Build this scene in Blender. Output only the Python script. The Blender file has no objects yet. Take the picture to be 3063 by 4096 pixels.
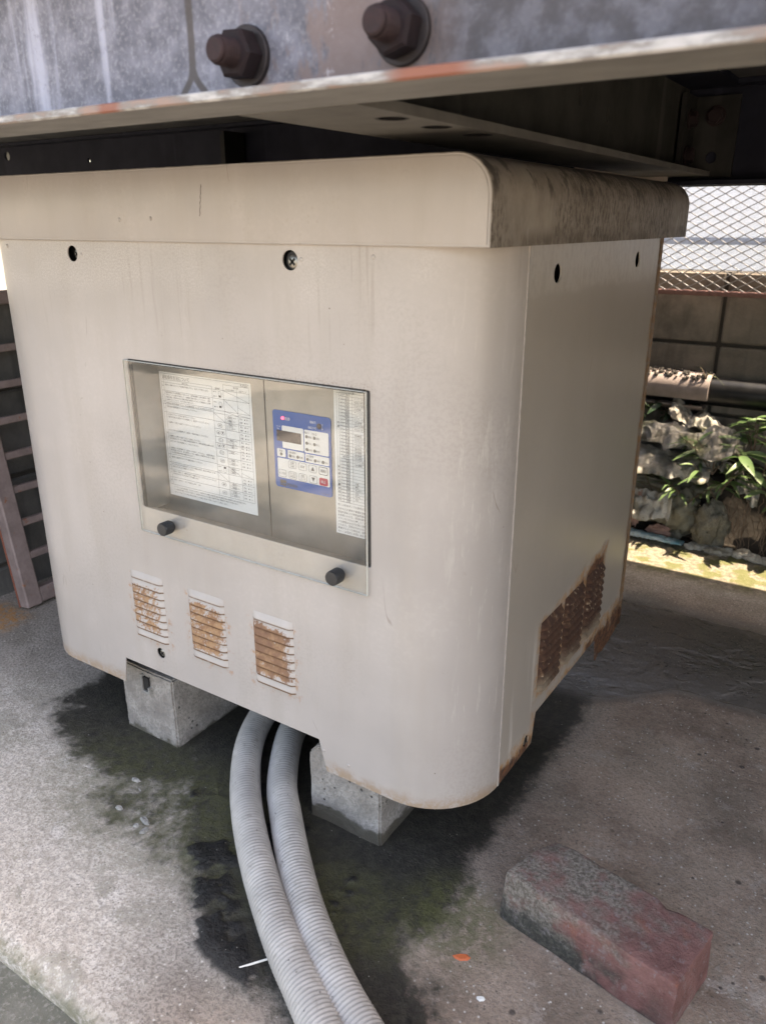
import bpy, math, random
import numpy as np
from mathutils import Vector, Matrix
from mathutils.geometry import delaunay_2d_cdt
R = math.radians
rnd = random.Random(7)
scene = bpy.context.scene
COL = scene.collection

# ------------------------------------------------------------------ camera, sky, sun, exposure
cam_data = bpy.data.cameras.new("camera")
cam = bpy.data.objects.new("camera", cam_data); COL.objects.link(cam)
cam.location = (0.7446, -0.68, 0.816)
cam.rotation_euler = (R(90 - 20.157), R(0.03), R(33.25))
cam_data.sensor_fit = 'VERTICAL'; cam_data.sensor_height = 36.0; cam_data.sensor_width = 27.0
cam_data.lens = 36.0 * 3153.7 / 4096.0
cam_data.clip_start = 0.02; cam_data.clip_end = 500
cam_data.dof.use_dof = True; cam_data.dof.focus_distance = 1.08; cam_data.dof.aperture_fstop = 8.0
scene.camera = cam

SUN_EL, SUN_AZ = R(60), R(30)          # azimuth counted from +x towards +y
sv = Vector((math.cos(SUN_EL)*math.cos(SUN_AZ), math.cos(SUN_EL)*math.sin(SUN_AZ), math.sin(SUN_EL)))
world = bpy.data.worlds.new("World"); scene.world = world; world.use_nodes = True
wt = world.node_tree; wt.nodes.clear()
sky = wt.nodes.new("ShaderNodeTexSky"); sky.sky_type = 'NISHITA'; sky.sun_disc = False
sky.sun_elevation = SUN_EL; sky.sun_rotation = math.atan2(sv.x, sv.y)
sky.air_density = 1.0; sky.dust_density = 3.0; sky.ozone_density = 1.0
bg = wt.nodes.new("ShaderNodeBackground"); bg.inputs[1].default_value = 0.15
wo = wt.nodes.new("ShaderNodeOutputWorld")
wt.links.new(sky.outputs[0], bg.inputs[0]); wt.links.new(bg.outputs[0], wo.inputs[0])
sun_data = bpy.data.lights.new("sun", 'SUN'); sun_data.energy = 3.4; sun_data.angle = R(0.53); sun_data.color = (1, .94, .85)
sun = bpy.data.objects.new("sun", sun_data); COL.objects.link(sun)
sun.rotation_euler = sv.to_track_quat('Z', 'Y').to_euler(); sun.location = (3, 3, 6)
vs = scene.view_settings
vs.view_transform = 'Standard'; vs.look = 'None'; vs.gamma = 1.0; vs.exposure = 2.52; vs.use_white_balance = True; vs.white_balance_temperature = 8500; vs.white_balance_tint = 13; vs.use_curve_mapping = False
scene.cycles.max_bounces = 8; scene.cycles.diffuse_bounces = 4; scene.cycles.glossy_bounces = 4
scene.cycles.transparent_max_bounces = 12; scene.cycles.caustics_reflective = False; scene.cycles.caustics_refractive = False

# ------------------------------------------------------------------ node helper
class T:
    def __init__(s, name):
        s.m = bpy.data.materials.new(name); s.m.use_nodes = True; s.t = s.m.node_tree; s.t.nodes.clear()
        s.out = s.t.nodes.new("ShaderNodeOutputMaterial"); s._pos = None; s._xyz = None
    def put(s, sock, v):
        if isinstance(v, bpy.types.NodeSocket): s.t.links.new(v, sock)
        elif isinstance(v, (tuple, list)) and len(v) == 3 and sock.type == 'RGBA': sock.default_value = (*v, 1)
        else: sock.default_value = v
    @property
    def pos(s):
        if s._pos is None: s._pos = s.t.nodes.new("ShaderNodeNewGeometry").outputs['Position']
        return s._pos
    @property
    def xyz(s):
        if s._xyz is None:
            n = s.t.nodes.new("ShaderNodeSeparateXYZ"); s.put(n.inputs[0], s.pos); s._xyz = n.outputs
        return s._xyz
    def objpos(s): return s.t.nodes.new("ShaderNodeTexCoord").outputs['Object']
    def rand(s): return s.t.nodes.new("ShaderNodeObjectInfo").outputs['Random']
    def attr(s, name):
        n = s.t.nodes.new("ShaderNodeAttribute"); n.attribute_name = name; return n.outputs['Fac']
    def scale(s, v, k):
        n = s.t.nodes.new("ShaderNodeVectorMath"); n.operation = 'MULTIPLY'; s.put(n.inputs[0], v); n.inputs[1].default_value = k; return n.outputs[0]
    def offs(s, v, k):
        n = s.t.nodes.new("ShaderNodeVectorMath"); n.operation = 'ADD'; s.put(n.inputs[0], v); s.put(n.inputs[1], k); return n.outputs[0]
    def noise(s, sc, detail=4, rough=.55, vec=None, st=None, dist=0):
        n = s.t.nodes.new("ShaderNodeTexNoise"); v = vec or s.pos
        if st: v = s.scale(v, st)
        s.put(n.inputs['Vector'], v); n.inputs['Scale'].default_value = sc; n.inputs['Detail'].default_value = detail
        n.inputs['Roughness'].default_value = rough; n.inputs['Distortion'].default_value = dist
        return n.outputs[0]
    def voro(s, sc, vec=None, feature='F1', rnd_=1.0):
        n = s.t.nodes.new("ShaderNodeTexVoronoi"); n.feature = feature; s.put(n.inputs['Vector'], vec or s.pos)
        n.inputs['Scale'].default_value = sc; n.inputs['Randomness'].default_value = rnd_; return n.outputs['Distance']
    def math(s, op, a, b=0.0, c=None):
        n = s.t.nodes.new("ShaderNodeMath"); n.operation = op; s.put(n.inputs[0], a); s.put(n.inputs[1], b)
        if c is not None: s.put(n.inputs[2], c)
        return n.outputs[0]
    def add(s, a, b): return s.math('ADD', a, b)
    def mul(s, a, b): return s.math('MULTIPLY', a, b)
    def mx(s, a, b): return s.math('MAXIMUM', a, b)
    def mn(s, a, b): return s.math('MINIMUM', a, b)
    def mr(s, v, a, b, c=0.0, d=1.0):
        n = s.t.nodes.new("ShaderNodeMapRange"); n.interpolation_type = 'SMOOTHSTEP'; s.put(n.inputs[0], v)
        for i, q in enumerate((a, b, c, d)): s.put(n.inputs[1+i], q)
        return n.outputs[0]
    def band(s, v, a, b, soft):           # 1 between a and b
        return s.mul(s.mr(v, a-soft, a+soft), s.mr(v, b-soft, b+soft, 1.0, 0.0))
    def mix(s, f, a, b, blend='MIX'):
        n = s.t.nodes.new("ShaderNodeMix"); n.data_type = 'RGBA'; n.blend_type = blend
        s.put(n.inputs[0], f); s.put(n.inputs[6], a); s.put(n.inputs[7], b); return n.outputs[2]
    def fmix(s, f, a, b):
        n = s.t.nodes.new("ShaderNodeMix"); s.put(n.inputs[0], f); s.put(n.inputs[2], a); s.put(n.inputs[3], b); return n.outputs[0]
    def bump(s, h, strength=.3, dist=.002, nrm=None):
        n = s.t.nodes.new("ShaderNodeBump"); n.inputs['Strength'].default_value = strength; n.inputs['Distance'].default_value = dist
        s.put(n.inputs['Height'], h)
        if nrm: s.put(n.inputs['Normal'], nrm)
        return n.outputs[0]
    def bsdf(s, col, rough=.5, metal=0.0, normal=None, spec=.5, **kw):
        n = s.t.nodes.new("ShaderNodeBsdfPrincipled"); s.put(n.inputs['Base Color'], col); s.put(n.inputs['Roughness'], rough)
        s.put(n.inputs['Metallic'], metal); s.put(n.inputs['Specular IOR Level'], spec)
        if normal: s.put(n.inputs['Normal'], normal)
        for k, v in kw.items(): s.put(n.inputs[k.replace('_', ' ')], v)
        return n.outputs[0]
    def done(s, sh): s.t.links.new(sh, s.out.inputs['Surface']); return s.m

def plain(name, col, rough=.5, metal=0.0, var=.12, sc=40, bump=0.0, spec=.5):
    t = T(name); n = t.noise(sc, 5)
    c = t.mix(n, tuple(max(0, q*(1-var*1.6)) for q in col), tuple(min(1, q*(1+var*1.2)) for q in col))
    return t.done(t.bsdf(c, t.mr(n, .2, .8, max(0, rough-.08), min(1, rough+.08)), metal, t.bump(n, bump, .002) if bump else None, spec))

# ------------------------------------------------------------------ mesh helper
ROOT = {}
def tag(o, label=None, cat=None, group=None, kind=None):
    if label: o['label'] = label
    if cat: o['category'] = cat
    if group: o['group'] = group
    if kind: o['kind'] = kind
    return o
def empty(name, loc, label, cat, group=None):
    o = bpy.data.objects.new(name, None); COL.objects.link(o); o.location = loc; o.empty_display_size = .05
    ROOT[o.name] = Vector(loc); return tag(o, label, cat, group)
def link(name, me, parent=None, loc=None):
    o = bpy.data.objects.new(name, me); COL.objects.link(o)
    if parent is not None:
        o.parent = parent; ROOT[o.name] = ROOT[parent.name]
        if loc is not None:
            base = ROOT[parent.name]
            off = Vector((0, 0, 0)) if parent.type == 'EMPTY' or not parent.get('_off') else Vector(parent['_off'])
            o.location = Vector(loc) - base - off
    elif loc is not None: o.location = loc; ROOT[o.name] = Vector(loc)
    else: ROOT[o.name] = Vector((0, 0, 0))
    return o

class MB:
    def __init__(s): s.v = []; s.f = []; s.mi = []
    def add(s, v, f, mi=0):
        b = len(s.v); s.v += [tuple(q) for q in v]; s.f += [tuple(i+b for i in q) for q in f]; s.mi += [mi]*len(f); return s
    def box(s, a, b, mi=0, ch=0.0):
        (x0, y0, z0), (x1, y1, z1) = a, b
        if ch <= 0:
            v = [(x, y, z) for x in (x0, x1) for y in (y0, y1) for z in (z0, z1)]
            return s.add(v, [(0,1,3,2),(4,6,7,5),(0,4,5,1),(2,3,7,6),(0,2,6,4),(1,5,7,3)], mi)
        # chamfered box
        v = []; idx = {}
        def P(ix, iy, iz, ax):
            k = (ix, iy, iz, ax)
            if k not in idx:
                p = [(x0, x1)[ix], (y0, y1)[iy], (z0, z1)[iz]]
                for q in range(3):
                    if q != ax: p[q] += ch*(1 if (ix, iy, iz)[q] == 0 else -1)
                idx[k] = len(v); v.append(tuple(p))
            return idx[k]
        f = []
        for ax in range(3):
            o1, o2 = [q for q in range(3) if q != ax]
            for sd in (0, 1):
                q = []
                for a1, a2 in ((0,0),(1,0),(1,1),(0,1)):
                    k = [0,0,0]; k[ax] = sd; k[o1] = a1; k[o2] = a2; q.append(P(*k, ax))
                flip = (sd == 0) ^ (ax == 1)
                f.append(tuple(q[::-1]) if flip else tuple(q))
        for ax in range(3):                      # edges
            o1, o2 = [q for q in range(3) if q != ax]
            for a1 in (0,1):
                for a2 in (0,1):
                    k0 = [0,0,0]; k1 = [0,0,0]; k1[ax] = 1
                    for k in (k0, k1): k[o1] = a1; k[o2] = a2
                    f.append((P(*k0,o1), P(*k1,o1), P(*k1,o2), P(*k0,o2)))
        for ix in (0,1):
            for iy in (0,1):
                for iz in (0,1): f.append((P(ix,iy,iz,0), P(ix,iy,iz,1), P(ix,iy,iz,2)))
        return s.add(v, f, mi)
    def lathe(s, c, axis, prof, n=24, mi=0, cap=True, ph=0.0):   # prof: (distance along axis, radius)
        ax = Vector(axis).normalized(); u = ax.orthogonal().normalized(); w = ax.cross(u); c = Vector(c)
        v = []; f = []
        for t, r in prof:
            for k in range(n):
                a = 2*math.pi*k/n + ph; v.append(c + ax*t + (u*math.cos(a) + w*math.sin(a))*r)
        for i in range(len(prof)-1):
            for k in range(n):
                a, b = i*n+k, i*n+(k+1) % n; f.append((a, b, b+n, a+n))
        if cap:
            f.append(tuple(range(n))[::-1]); f.append(tuple(range((len(prof)-1)*n, len(prof)*n)))
        return s.add(v, f, mi)
    def grid(s, fn, nu, nv, mi=0, closed_u=False):
        v = [fn(i/(nu if closed_u else nu-1), j/(nv-1)) for j in range(nv) for i in range(nu)]
        f = []
        for j in range(nv-1):
            for i in range(nu if closed_u else nu-1):
                a = j*nu+i; b = j*nu+(i+1) % nu; f.append((a, b, b+nu, a+nu))
        return s.add(v, f, mi)
    def tube(s, pts, rad, n=8, mi=0):
        pts = [Vector(p) for p in pts]; v = []; f = []; u = None
        for i, p in enumerate(pts):
            d = (pts[min(i+1, len(pts)-1)] - pts[max(i-1, 0)]).normalized()
            u = (d.orthogonal() if u is None else (u - d*u.dot(d))).normalized(); w = d.cross(u)
            r = rad[i] if isinstance(rad, (list, tuple)) else rad
            for k in range(n):
                a = 2*math.pi*k/n; v.append(p + (u*math.cos(a) + w*math.sin(a))*r)
        for i in range(len(pts)-1):
            for k in range(n):
                a, b = i*n+k, i*n+(k+1) % n; f.append((a, b, b+n, a+n))
        f.append(tuple(range(n))[::-1]); f.append(tuple(range((len(pts)-1)*n, len(pts)*n)))
        return s.add(v, f, mi)
    def mesh(s, name, mats, off=(0, 0, 0), smooth=None):
        me = bpy.data.meshes.new(name); ox, oy, oz = off
        me.from_pydata([(a-ox, b-oy, c-oz) for a, b, c in s.v], [], s.f)
        for m in (mats if isinstance(mats, (list, tuple)) else [mats]): me.materials.append(m)
        if any(s.mi): me.polygons.foreach_set('material_index', s.mi)
        if smooth is not None:
            me.polygons.foreach_set('use_smooth', [True]*len(me.polygons)); me.set_sharp_from_angle(angle=R(smooth))
        me.update(); return me
    def build(s, name, mats, parent=None, smooth=None):
        off = ROOT[parent.name] if parent is not None else (0, 0, 0)
        return link(name, s.mesh(name, mats, off, smooth), parent)
    def thing(s, name, mats, loc, label, cat, group=None, smooth=None):   # a one-mesh thing with its origin at loc
        o = link(name, s.mesh(name, mats, loc, smooth), None, loc); return tag(o, label, cat, group)

def panel(mb, outer, holes, mp, th, lines=(), mi=0):
    """sheet metal: 2D outline with holes, mapped by mp(u, v, depth) and given a thickness"""
    pts = []; edges = []
    def loop(l):
        b = len(pts); pts.extend(l); n = len(l)
        edges.extend((b+i, b+(i+1) % n) for i in range(n))
    loop(outer)
    for h in holes: loop(h)
    for a, b in lines:
        k = len(pts); pts.extend([a, b]); edges.append((k, k+1))
    r = delaunay_2d_cdt([Vector(p) for p in pts], edges, [], 0, 1e-6)
    V, F = r[0], r[2]; n = len(V)
    def inside(x, y, L):
        c = False
        for i in range(len(L)):
            (x0, y0), (x1, y1) = L[i-1], L[i]
            if (y0 > y) != (y1 > y) and x < (x1-x0)*(y-y0)/(y1-y0)+x0: c = not c
        return c
    def keep(f):
        x = sum(V[i].x for i in f)/len(f); y = sum(V[i].y for i in f)/len(f)
        return inside(x, y, outer) and not any(inside(x, y, h) for h in holes)
    F = [f for f in F if keep(f)]
    F = [tuple(f) if (V[f[1]]-V[f[0]]).cross(V[f[2]]-V[f[1]]) > 0 else tuple(f)[::-1] for f in F]
    cnt = {}
    for f in F:
        for i in range(len(f)): cnt[(f[i], f[(i+1) % len(f)])] = 1
    fs = list(F) + [tuple(i+n for i in f[::-1]) for f in F]
    for (a, b) in cnt:
        if (b, a) not in cnt: fs.append((b, a, a+n, b+n))
    mb.add([mp(p.x, p.y, 0) for p in V] + [mp(p.x, p.y, th) for p in V], fs, mi); return mb
def circle(cx, cz, r, n=24, rz=None): return [(cx+r*math.cos(2*math.pi*k/n), cz+(rz or r)*math.sin(2*math.pi*k/n)) for k in range(n)]
def rrect(x0, z0, x1, z1, r, n=5):
    p = []
    for cx, cz, a0 in ((x1-r, z0+r, -90), (x1-r, z1-r, 0), (x0+r, z1-r, 90), (x0+r, z0+r, 180)):
        for k in range(n+1):
            a = R(a0 + 90*k/n); p.append((cx+r*math.cos(a), cz+r*math.sin(a)))
    return p
def catmull(P, n=16):
    P = [Vector(p) for p in P]; P = [2*P[0]-P[1]] + P + [2*P[-1]-P[-2]]; out = []
    for i in range(1, len(P)-2):
        a, b, c, d = P[i-1:i+3]
        for k in range(n):
            t = k/n; out.append(.5*((2*b) + (c-a)*t + (2*a-5*b+4*c-d)*t*t + (3*b-a-3*c+d)*t**3))
    out.append(P[-2]); return out
def resample(P, step):
    out = [P[0]]; acc = 0.0
    for a, b in zip(P[:-1], P[1:]):
        L = (b-a).length; t = step-acc
        while t <= L: out.append(a+(b-a)*(t/L)); t += step
        acc = (acc+L) % step if L else acc
        acc = L-(t-step)
    return out
# numpy fbm for the slab's stain masks
_rs = np.random.RandomState(3); _tab = _rs.rand(512, 512)
def vnoise(x, y):
    xi = np.floor(x).astype(int); yi = np.floor(y).astype(int); fx = x-xi; fy = y-yi
    fx = fx*fx*(3-2*fx); fy = fy*fy*(3-2*fy); g = lambda a, b: _tab[a % 512, b % 512]
    return (g(xi,yi)*(1-fx)+g(xi+1,yi)*fx)*(1-fy) + (g(xi,yi+1)*(1-fx)+g(xi+1,yi+1)*fx)*fy
def fbm(x, y, sc, oct_=5, rough=.55):
    t = 0; a = 1; w = 0
    for k in range(oct_):
        t = t + a*vnoise(x*sc*2**k+17.3*k, y*sc*2**k+5.1*k); w += a; a *= rough
    return t/w
def sst(v, a, b):
    t = np.clip((v-a)/(b-a), 0, 1); return t*t*(3-2*t)

# ------------------------------------------------------------------ materials
RUST_O = (.36, .155, .045); RUST_D = (.048, .021, .013)
BEIGE = (.405, .370, .350)
def paint_common(t):
    big = t.noise(3.5, 4); fine = t.noise(260, 3); st = t.noise(26, 4, .6, st=(1, 1, .12))
    c = t.mix(t.mr(big, .3, .7), tuple(q*.88 for q in BEIGE), tuple(min(1, q*1.08) for q in BEIGE))
    c = t.mix(t.mul(t.mr(st, .42, .72), .24), c, (.32, .28, .24))
    c = t.mix(t.mul(t.mr(fine, .55, .75), .10), c, (.33, .29, .26))
    mot = t.mul(t.mr(t.noise(150, 3), .45, .66), t.mr(t.noise(7, 3), .42, .68))
    c = t.mix(t.mul(mot, .08), c, (.62, .59, .56))
    spk = t.mr(t.voro(38), .045, .02)            # rare dark specks
    keep = t.mr(t.noise(9, 2), .5, .56)
    c = t.mix(t.mul(t.mul(spk, keep), .8), c, (.10, .07, .05))
    scr = t.mul(t.mr(t.math('ABSOLUTE', t.math('SUBTRACT', t.noise(13, 2, .4, st=(1, 1, .3)), .5)), .0035, .001), t.mr(t.noise(14, 2), .60, .66))
    c = t.mix(t.mul(scr, .5), c, (.20, .16, .13))
    sc2 = t.mul(t.mr(t.voro(17), .085, .05), t.mr(t.noise(33, 4, .7), .5, .6)); c = t.mix(t.mul(sc2, .35), c, (.26, .22, .19))
    h = t.add(t.mul(t.noise(60, 3), .4), t.mul(t.noise(5, 2), 7.0))
    return c, fine, big, h

def m_front():
    t = T("beige_paint"); c, fine, big, h = paint_common(t); x, y, z = t.xyz
    dr = t.mul(t.mul(t.mr(t.noise(95, 3, .6, st=(1, 1, .035)), .57, .66), t.mr(t.add(z, t.mul(t.noise(12, 3), .25)), .74, .92)), t.mr(t.noise(5, 2), .45, .55))
    c = t.mix(t.mul(dr, .26), c, (.20, .15, .11))
    glint_wear = t.mul(t.mul(t.mr(t.noise(130, 5, .75, st=(1, 1, .12)), .54, .64), t.mr(t.add(x, t.mul(z, .03)), .375, .395)), t.mr(t.noise(8, 2, .5, st=(0, 0, 1)), .42, .55)); c = t.mix(t.mul(glint_wear, .25), c, (.62, .59, .55))  # whitish wear streaks and the corner's highlight glints, both put into the colour
    du = t.mul(t.mr(t.noise(240, 3, .7), .45, .60), t.mr(t.noise(4.2, 3), .45, .62)); c = t.mix(t.mul(du, .13), c, (.17, .14, .115))
    chalk = t.mul(t.mr(t.noise(420, 4, .8), .44, .60), t.mul(t.band(z, .735, .80, .02), t.mr(t.noise(6, 3), .42, .58)))
    c = t.mix(t.mul(chalk, .28), c, (.66, .635, .61))
    # grime blown against the cover's upper edge
    g = t.mul(t.band(z, .646, .655, .006), t.mul(t.mr(x, -.1, .28), t.band(x, -.12, .285, .01)))
    c = t.mix(t.mul(g, t.mr(t.noise(420, 3, .7), .50, .66, 0, .8)), c, (.16, .10, .075))
    # dusting and dirt along the lower edge
    e = t.mul(t.mr(t.add(z, t.mul(t.math('SUBTRACT', t.noise(22, 5, .7), .5), .03)), .158, .136), t.mr(t.noise(60, 5, .75), .34, .58))
    c = t.mix(t.mul(e, .75), c, (.30, .20, .12))
    # rust bloom round the vents
    ns = t.noise(75, 5, .65)
    vx = t.mx(t.band(x, -.152, -.066, .006), t.mx(t.band(x, -.035, .052, .007), t.band(x, .086, .171, .007)))
    vz = t.band(z, .224, .335, .007)
    c = t.mix(t.mul(t.mul(vx, vz), t.mr(ns, .50, .68, 0, .75)), c, RUST_O)
    return t.done(t.bsdf(c, t.mr(t.noise(11, 4), .2, .8, .29, .35), 0, t.bump(t.add(h, t.mul(t.noise(330, 2), .1)), .10, .0012), .5))
def m_side():
    t = T("beige_paint_rusted"); c, fine, big, h = paint_common(t); x, y, z = t.xyz
    n1 = t.noise(28, 6, .65); n2 = t.noise(85, 5, .7)
    c = t.mix(t.mul(t.mr(t.add(z, t.mul(t.noise(20, 3), .03)), .752, .762), t.mr(t.noise(90, 5, .8, st=(1, 1, .45)), .38, .56, .10, .8)), c, (.54, .515, .49))
    c = t.mix(.45, c, (.33, .285, .225))  # whole side darkened: its weaker light put into the paint colour
    run = t.mul(t.mr(t.noise(70, 3, .5, st=(1, 1, .05)), .56, .66), t.mul(t.band(z, .16, .30, .03), t.band(y, .10, .21, .01)))
    c = t.mix(t.mul(run, .35), c, (.75, .72, .67))
    top = t.add(.318, t.mul(t.mr(y, .27, .45), .022))
    a = t.mn(t.math('SUBTRACT', top, z), t.math('SUBTRACT', z, .204))
    b = t.mn(t.math('SUBTRACT', y, .204), t.math('SUBTRACT', .466, y))
    sd = t.add(t.mn(a, b), t.mul(t.math('SUBTRACT', n1, .5), .045))
    foot = t.add(t.math('SUBTRACT', .158, z), t.mul(t.math('SUBTRACT', n1, .5), .05))
    edge = t.add(t.math('SUBTRACT', .183, z), t.mul(t.math('SUBTRACT', n1, .52), .06))
    edge = t.mn(edge, t.math('SUBTRACT', y, .2))
    back = t.mn(t.math('SUBTRACT', y, .40), t.add(t.math('SUBTRACT', .20, z), t.mul(t.math('SUBTRACT', n1, .5), .08)))
    bk2 = t.add(t.math('SUBTRACT', y, .576), t.mul(t.math('SUBTRACT', n1, .5), .03))
    S = t.mx(t.mx(sd, foot), t.mx(edge, t.mx(back, bk2)))
    halo = t.mr(S, -.012, .006)
    c = t.mix(t.mul(halo, t.mr(n2, .36, .60, .15, 1)), c, (.38, .21, .095))
    cols = t.mx(t.band(y, .208, .281, .004), t.mx(t.band(y, .295, .367, .004), t.band(y, .381, .462, .004)))
    core = t.mul(t.mr(S, .002, .014), t.fmix(t.mr(z, .19, .20), 1.0, t.fmix(cols, .25, 1.0)))
    rc = t.mix(t.mr(n2, .35, .65), RUST_D, (.17, .07, .03))
    rc = t.mix(t.mr(t.noise(140, 4, .7), .60, .72), rc, (.24, .13, .07))
    c = t.mix(t.mul(core, t.mr(n1, .30, .46, .55, 1)), c, rc)
    ro = t.fmix(halo, t.mr(t.noise(9, 4), .2, .8, .29, .34), .85)
    hh = t.add(t.add(t.mul(h, .3), t.mul(t.noise(330, 2), .12)), t.mul(halo, t.mul(n2, 1.2)))
    return t.done(t.bsdf(c, ro, 0, t.bump(hh, .28, .002), .5))
def m_lid():
    t = T("beige_paint_grimy"); c, fine, big, h = paint_common(t); x, y, z = t.xyz
    sp = t.mul(t.mr(t.voro(170), .34, .22), t.mul(t.mr(t.noise(7, 3), .50, .60), t.mr(t.noise(60, 2), .45, .6)))
    c = t.mix(t.mul(sp, .35), c, (.36, .31, .27))
    side = t.mul(t.mr(x, .3775, .400), t.mr(y, -.0064, -.0050))
    n = t.noise(26, 6, .78, st=(1, 1, .5)); n2 = t.noise(9, 4, .6); fs = t.noise(170, 5, .8, st=(1, 1, .45))
    c = t.mix(t.mul(side, .62), c, t.mix(t.mr(n, .35, .65), (.17, .135, .095), (.31, .265, .21)))
    pit = t.mul(t.mr(fs, .42, .64), t.mr(t.add(n2, t.mul(t.band(y, .24, .70, .08), .16)), .52, .64))
    c = t.mix(t.mul(t.mul(pit, side), .85), c, (.065, .047, .032))
    drip = t.mul(t.mul(t.mr(t.noise(40, 5, .75, st=(1, 1, .3)), .50, .60), t.mr(t.add(z, t.mul(n2, .05)), .860, .880)), side)
    c = t.mix(t.mul(drip, .8), c, (.05, .04, .034))
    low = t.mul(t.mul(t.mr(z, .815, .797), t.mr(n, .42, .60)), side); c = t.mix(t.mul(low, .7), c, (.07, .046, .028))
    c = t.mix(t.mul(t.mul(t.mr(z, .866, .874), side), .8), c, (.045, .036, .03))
    wht = t.mul(t.mul(side, t.mr(t.noise(75, 4, .7, st=(1, 1, .25)), .58, .66)), t.mul(t.band(z, .79, .835, .012), t.mr(y, .35, .55, .3, 1)))
    c = t.mix(t.mul(wht, .6), c, (.50, .48, .45))
    topf = t.mul(t.mr(z, .8735, .8752), t.mr(t.noise(60, 4, .7), .35, .6)); c = t.mix(t.mul(topf, .85), c, (.09, .075, .06))
    d = t.add(pit, drip)
    return t.done(t.bsdf(c, t.fmix(side, .40, .62), 0, t.bump(t.add(h, t.mul(d, 1.5)), .10, .0015), .5))
def m_louver():
    t = T("vent_rust"); c, fine, big, h = paint_common(t); x, y, z = t.xyz
    n = t.noise(240, 4, .7); n1 = t.noise(42, 4, .6); oz = t.t.nodes.new("ShaderNodeSeparateXYZ"); t.put(oz.inputs[0], t.objpos())
    base = t.mul(t.band(z, .243, .330, .014), t.mr(oz.outputs[0], .036, .012, .62, 1.0))
    amt = t.fmix(t.mr(x, -.12, .10), .78, .96)
    val = t.add(t.mul(t.add(t.mul(t.math('SUBTRACT', n, .5), 1.5), t.mul(t.math('SUBTRACT', n1, .5), 1.4)), .5), t.mul(t.mul(base, amt), .80))
    r = t.mul(t.mr(val, .52, .68), t.mr(z, .3355, .3265))
    lip = t.mul(t.mr(oz.outputs[2], -.0086, -.0100), t.mr(t.noise(150, 3), .25, .5, .5, 1.0))  # dark lip line: rusty edge and the contact shadow beneath, both as colour
    rc = t.mix(t.mr(t.noise(110, 4, .7), .38, .64), (.36, .20, .095), (.235, .108, .045))
    rc = t.mix(t.mul(t.mr(x, .08, .10), t.mr(n1, .40, .62, .15, .8)), rc, (.16, .068, .034))
    c = t.mix(t.mul(r, .92), c, rc); c = t.mix(t.mul(lip, t.mr(z, .337, .325, .5, .95)), c, (.10, .045, .02))
    return t.done(t.bsdf(c, t.fmix(r, .4, .85), 0, t.bump(n, .15, .001)))
def m_louver_side():
    t = T("vent_rust_heavy"); x, y, z = t.xyz
    n = t.noise(95, 5, .72); n1 = t.noise(22, 4)
    c = t.mix(t.mr(n, .35, .62), RUST_D, (.085, .038, .021))
    c = t.mix(t.mul(t.mr(n1, .46, .64), t.mr(n, .52, .66)), c, (.20, .115, .065))
    c = t.mix(t.mul(t.mr(t.voro(120), .30, .16), t.mr(n1, .46, .60, .1, .7)), c, (.34, .25, .17))
    c = t.mix(t.mul(t.mr(z, .245, .21), t.mr(n1, .35, .6)), c, (.26, .20, .14))
    return t.done(t.bsdf(c, .9, 0, t.bump(n, .6, .002)))
M = {}
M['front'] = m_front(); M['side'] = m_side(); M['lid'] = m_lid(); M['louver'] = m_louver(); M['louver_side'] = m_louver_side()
M['dark'] = plain("black_void_paint", (.012, .012, .013), .7)
M['screw'] = plain("screw_steel", (.30, .29, .27), .35, 1.0)
M['black_plastic'] = plain("black_plastic", (.022, .023, .026), .45, bump=.05)
def m_stainless():
    t = T("brushed_stainless"); n = t.noise(60, 4, .6, st=(.05, 1, 1)); d = t.noise(9, 5)
    c = t.mix(t.mr(d, .3, .7), (.22, .217, .207), (.32, .312, .30))
    sp = t.mr(t.voro(55), .05, .03); c = t.mix(t.mul(sp, .6), c, (.1, .09, .08))
    return t.done(t.bsdf(c, t.mr(d, .3, .7, .30, .36), .6, t.bump(n, .03, .0005)))
M['stainless'] = m_stainless()
def m_acrylic():
    t = T("clear_acrylic"); lw = t.t.nodes.new("ShaderNodeLayerWeight"); lw.inputs[0].default_value = .5
    fr = t.add(t.mul(t.math('POWER', lw.outputs['Facing'], 5.0), .95), .042)
    tr = t.t.nodes.new("ShaderNodeBsdfTransparent"); tr.inputs[0].default_value = (.985, .99, .985, 1)
    gl = t.t.nodes.new("ShaderNodeBsdfGlossy"); gl.inputs['Roughness'].default_value = .02
    df = t.t.nodes.new("ShaderNodeBsdfDiffuse"); df.inputs[0].default_value = (.72, .69, .63, 1)
    m1 = t.t.nodes.new("ShaderNodeMixShader"); m2 = t.t.nodes.new("ShaderNodeMixShader")
    dust = t.mul(t.mr(t.noise(26, 6, .7), .45, .75), .030)
    spk = t.mul(t.mr(t.voro(150), .16, .08), .03)
    t.put(m1.inputs[0], t.add(t.add(dust, spk), .012)); t.t.links.new(tr.outputs[0], m1.inputs[1]); t.t.links.new(df.outputs[0], m1.inputs[2])
    t.put(m2.inputs[0], fr); t.t.links.new(m1.outputs[0], m2.inputs[1]); t.t.links.new(gl.outputs[0], m2.inputs[2])
    return t.done(m2.outputs[0])
M['acrylic'] = m_acrylic()
M['kp_blue'] = plain("keypad_blue", (.006, .075, .30), .38, var=.1, sc=300)
M['kp_white'] = plain("keypad_white", (.66, .655, .64), .4, var=.05, sc=300)
M['kp_dark'] = plain("display_dark", (.028, .018, .022), .25)
M['kp_red'] = plain("button_red", (.42, .025, .06), .4)
M['kp_grey'] = plain("lamp_grey", (.10, .10, .095), .4)
t = T("lamp_red"); M['led'] = t.done(t.bsdf((.8, .02, .05), .3, Emission_Color=(1, .06, .12, 1), Emission_Strength=1.2))
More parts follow.
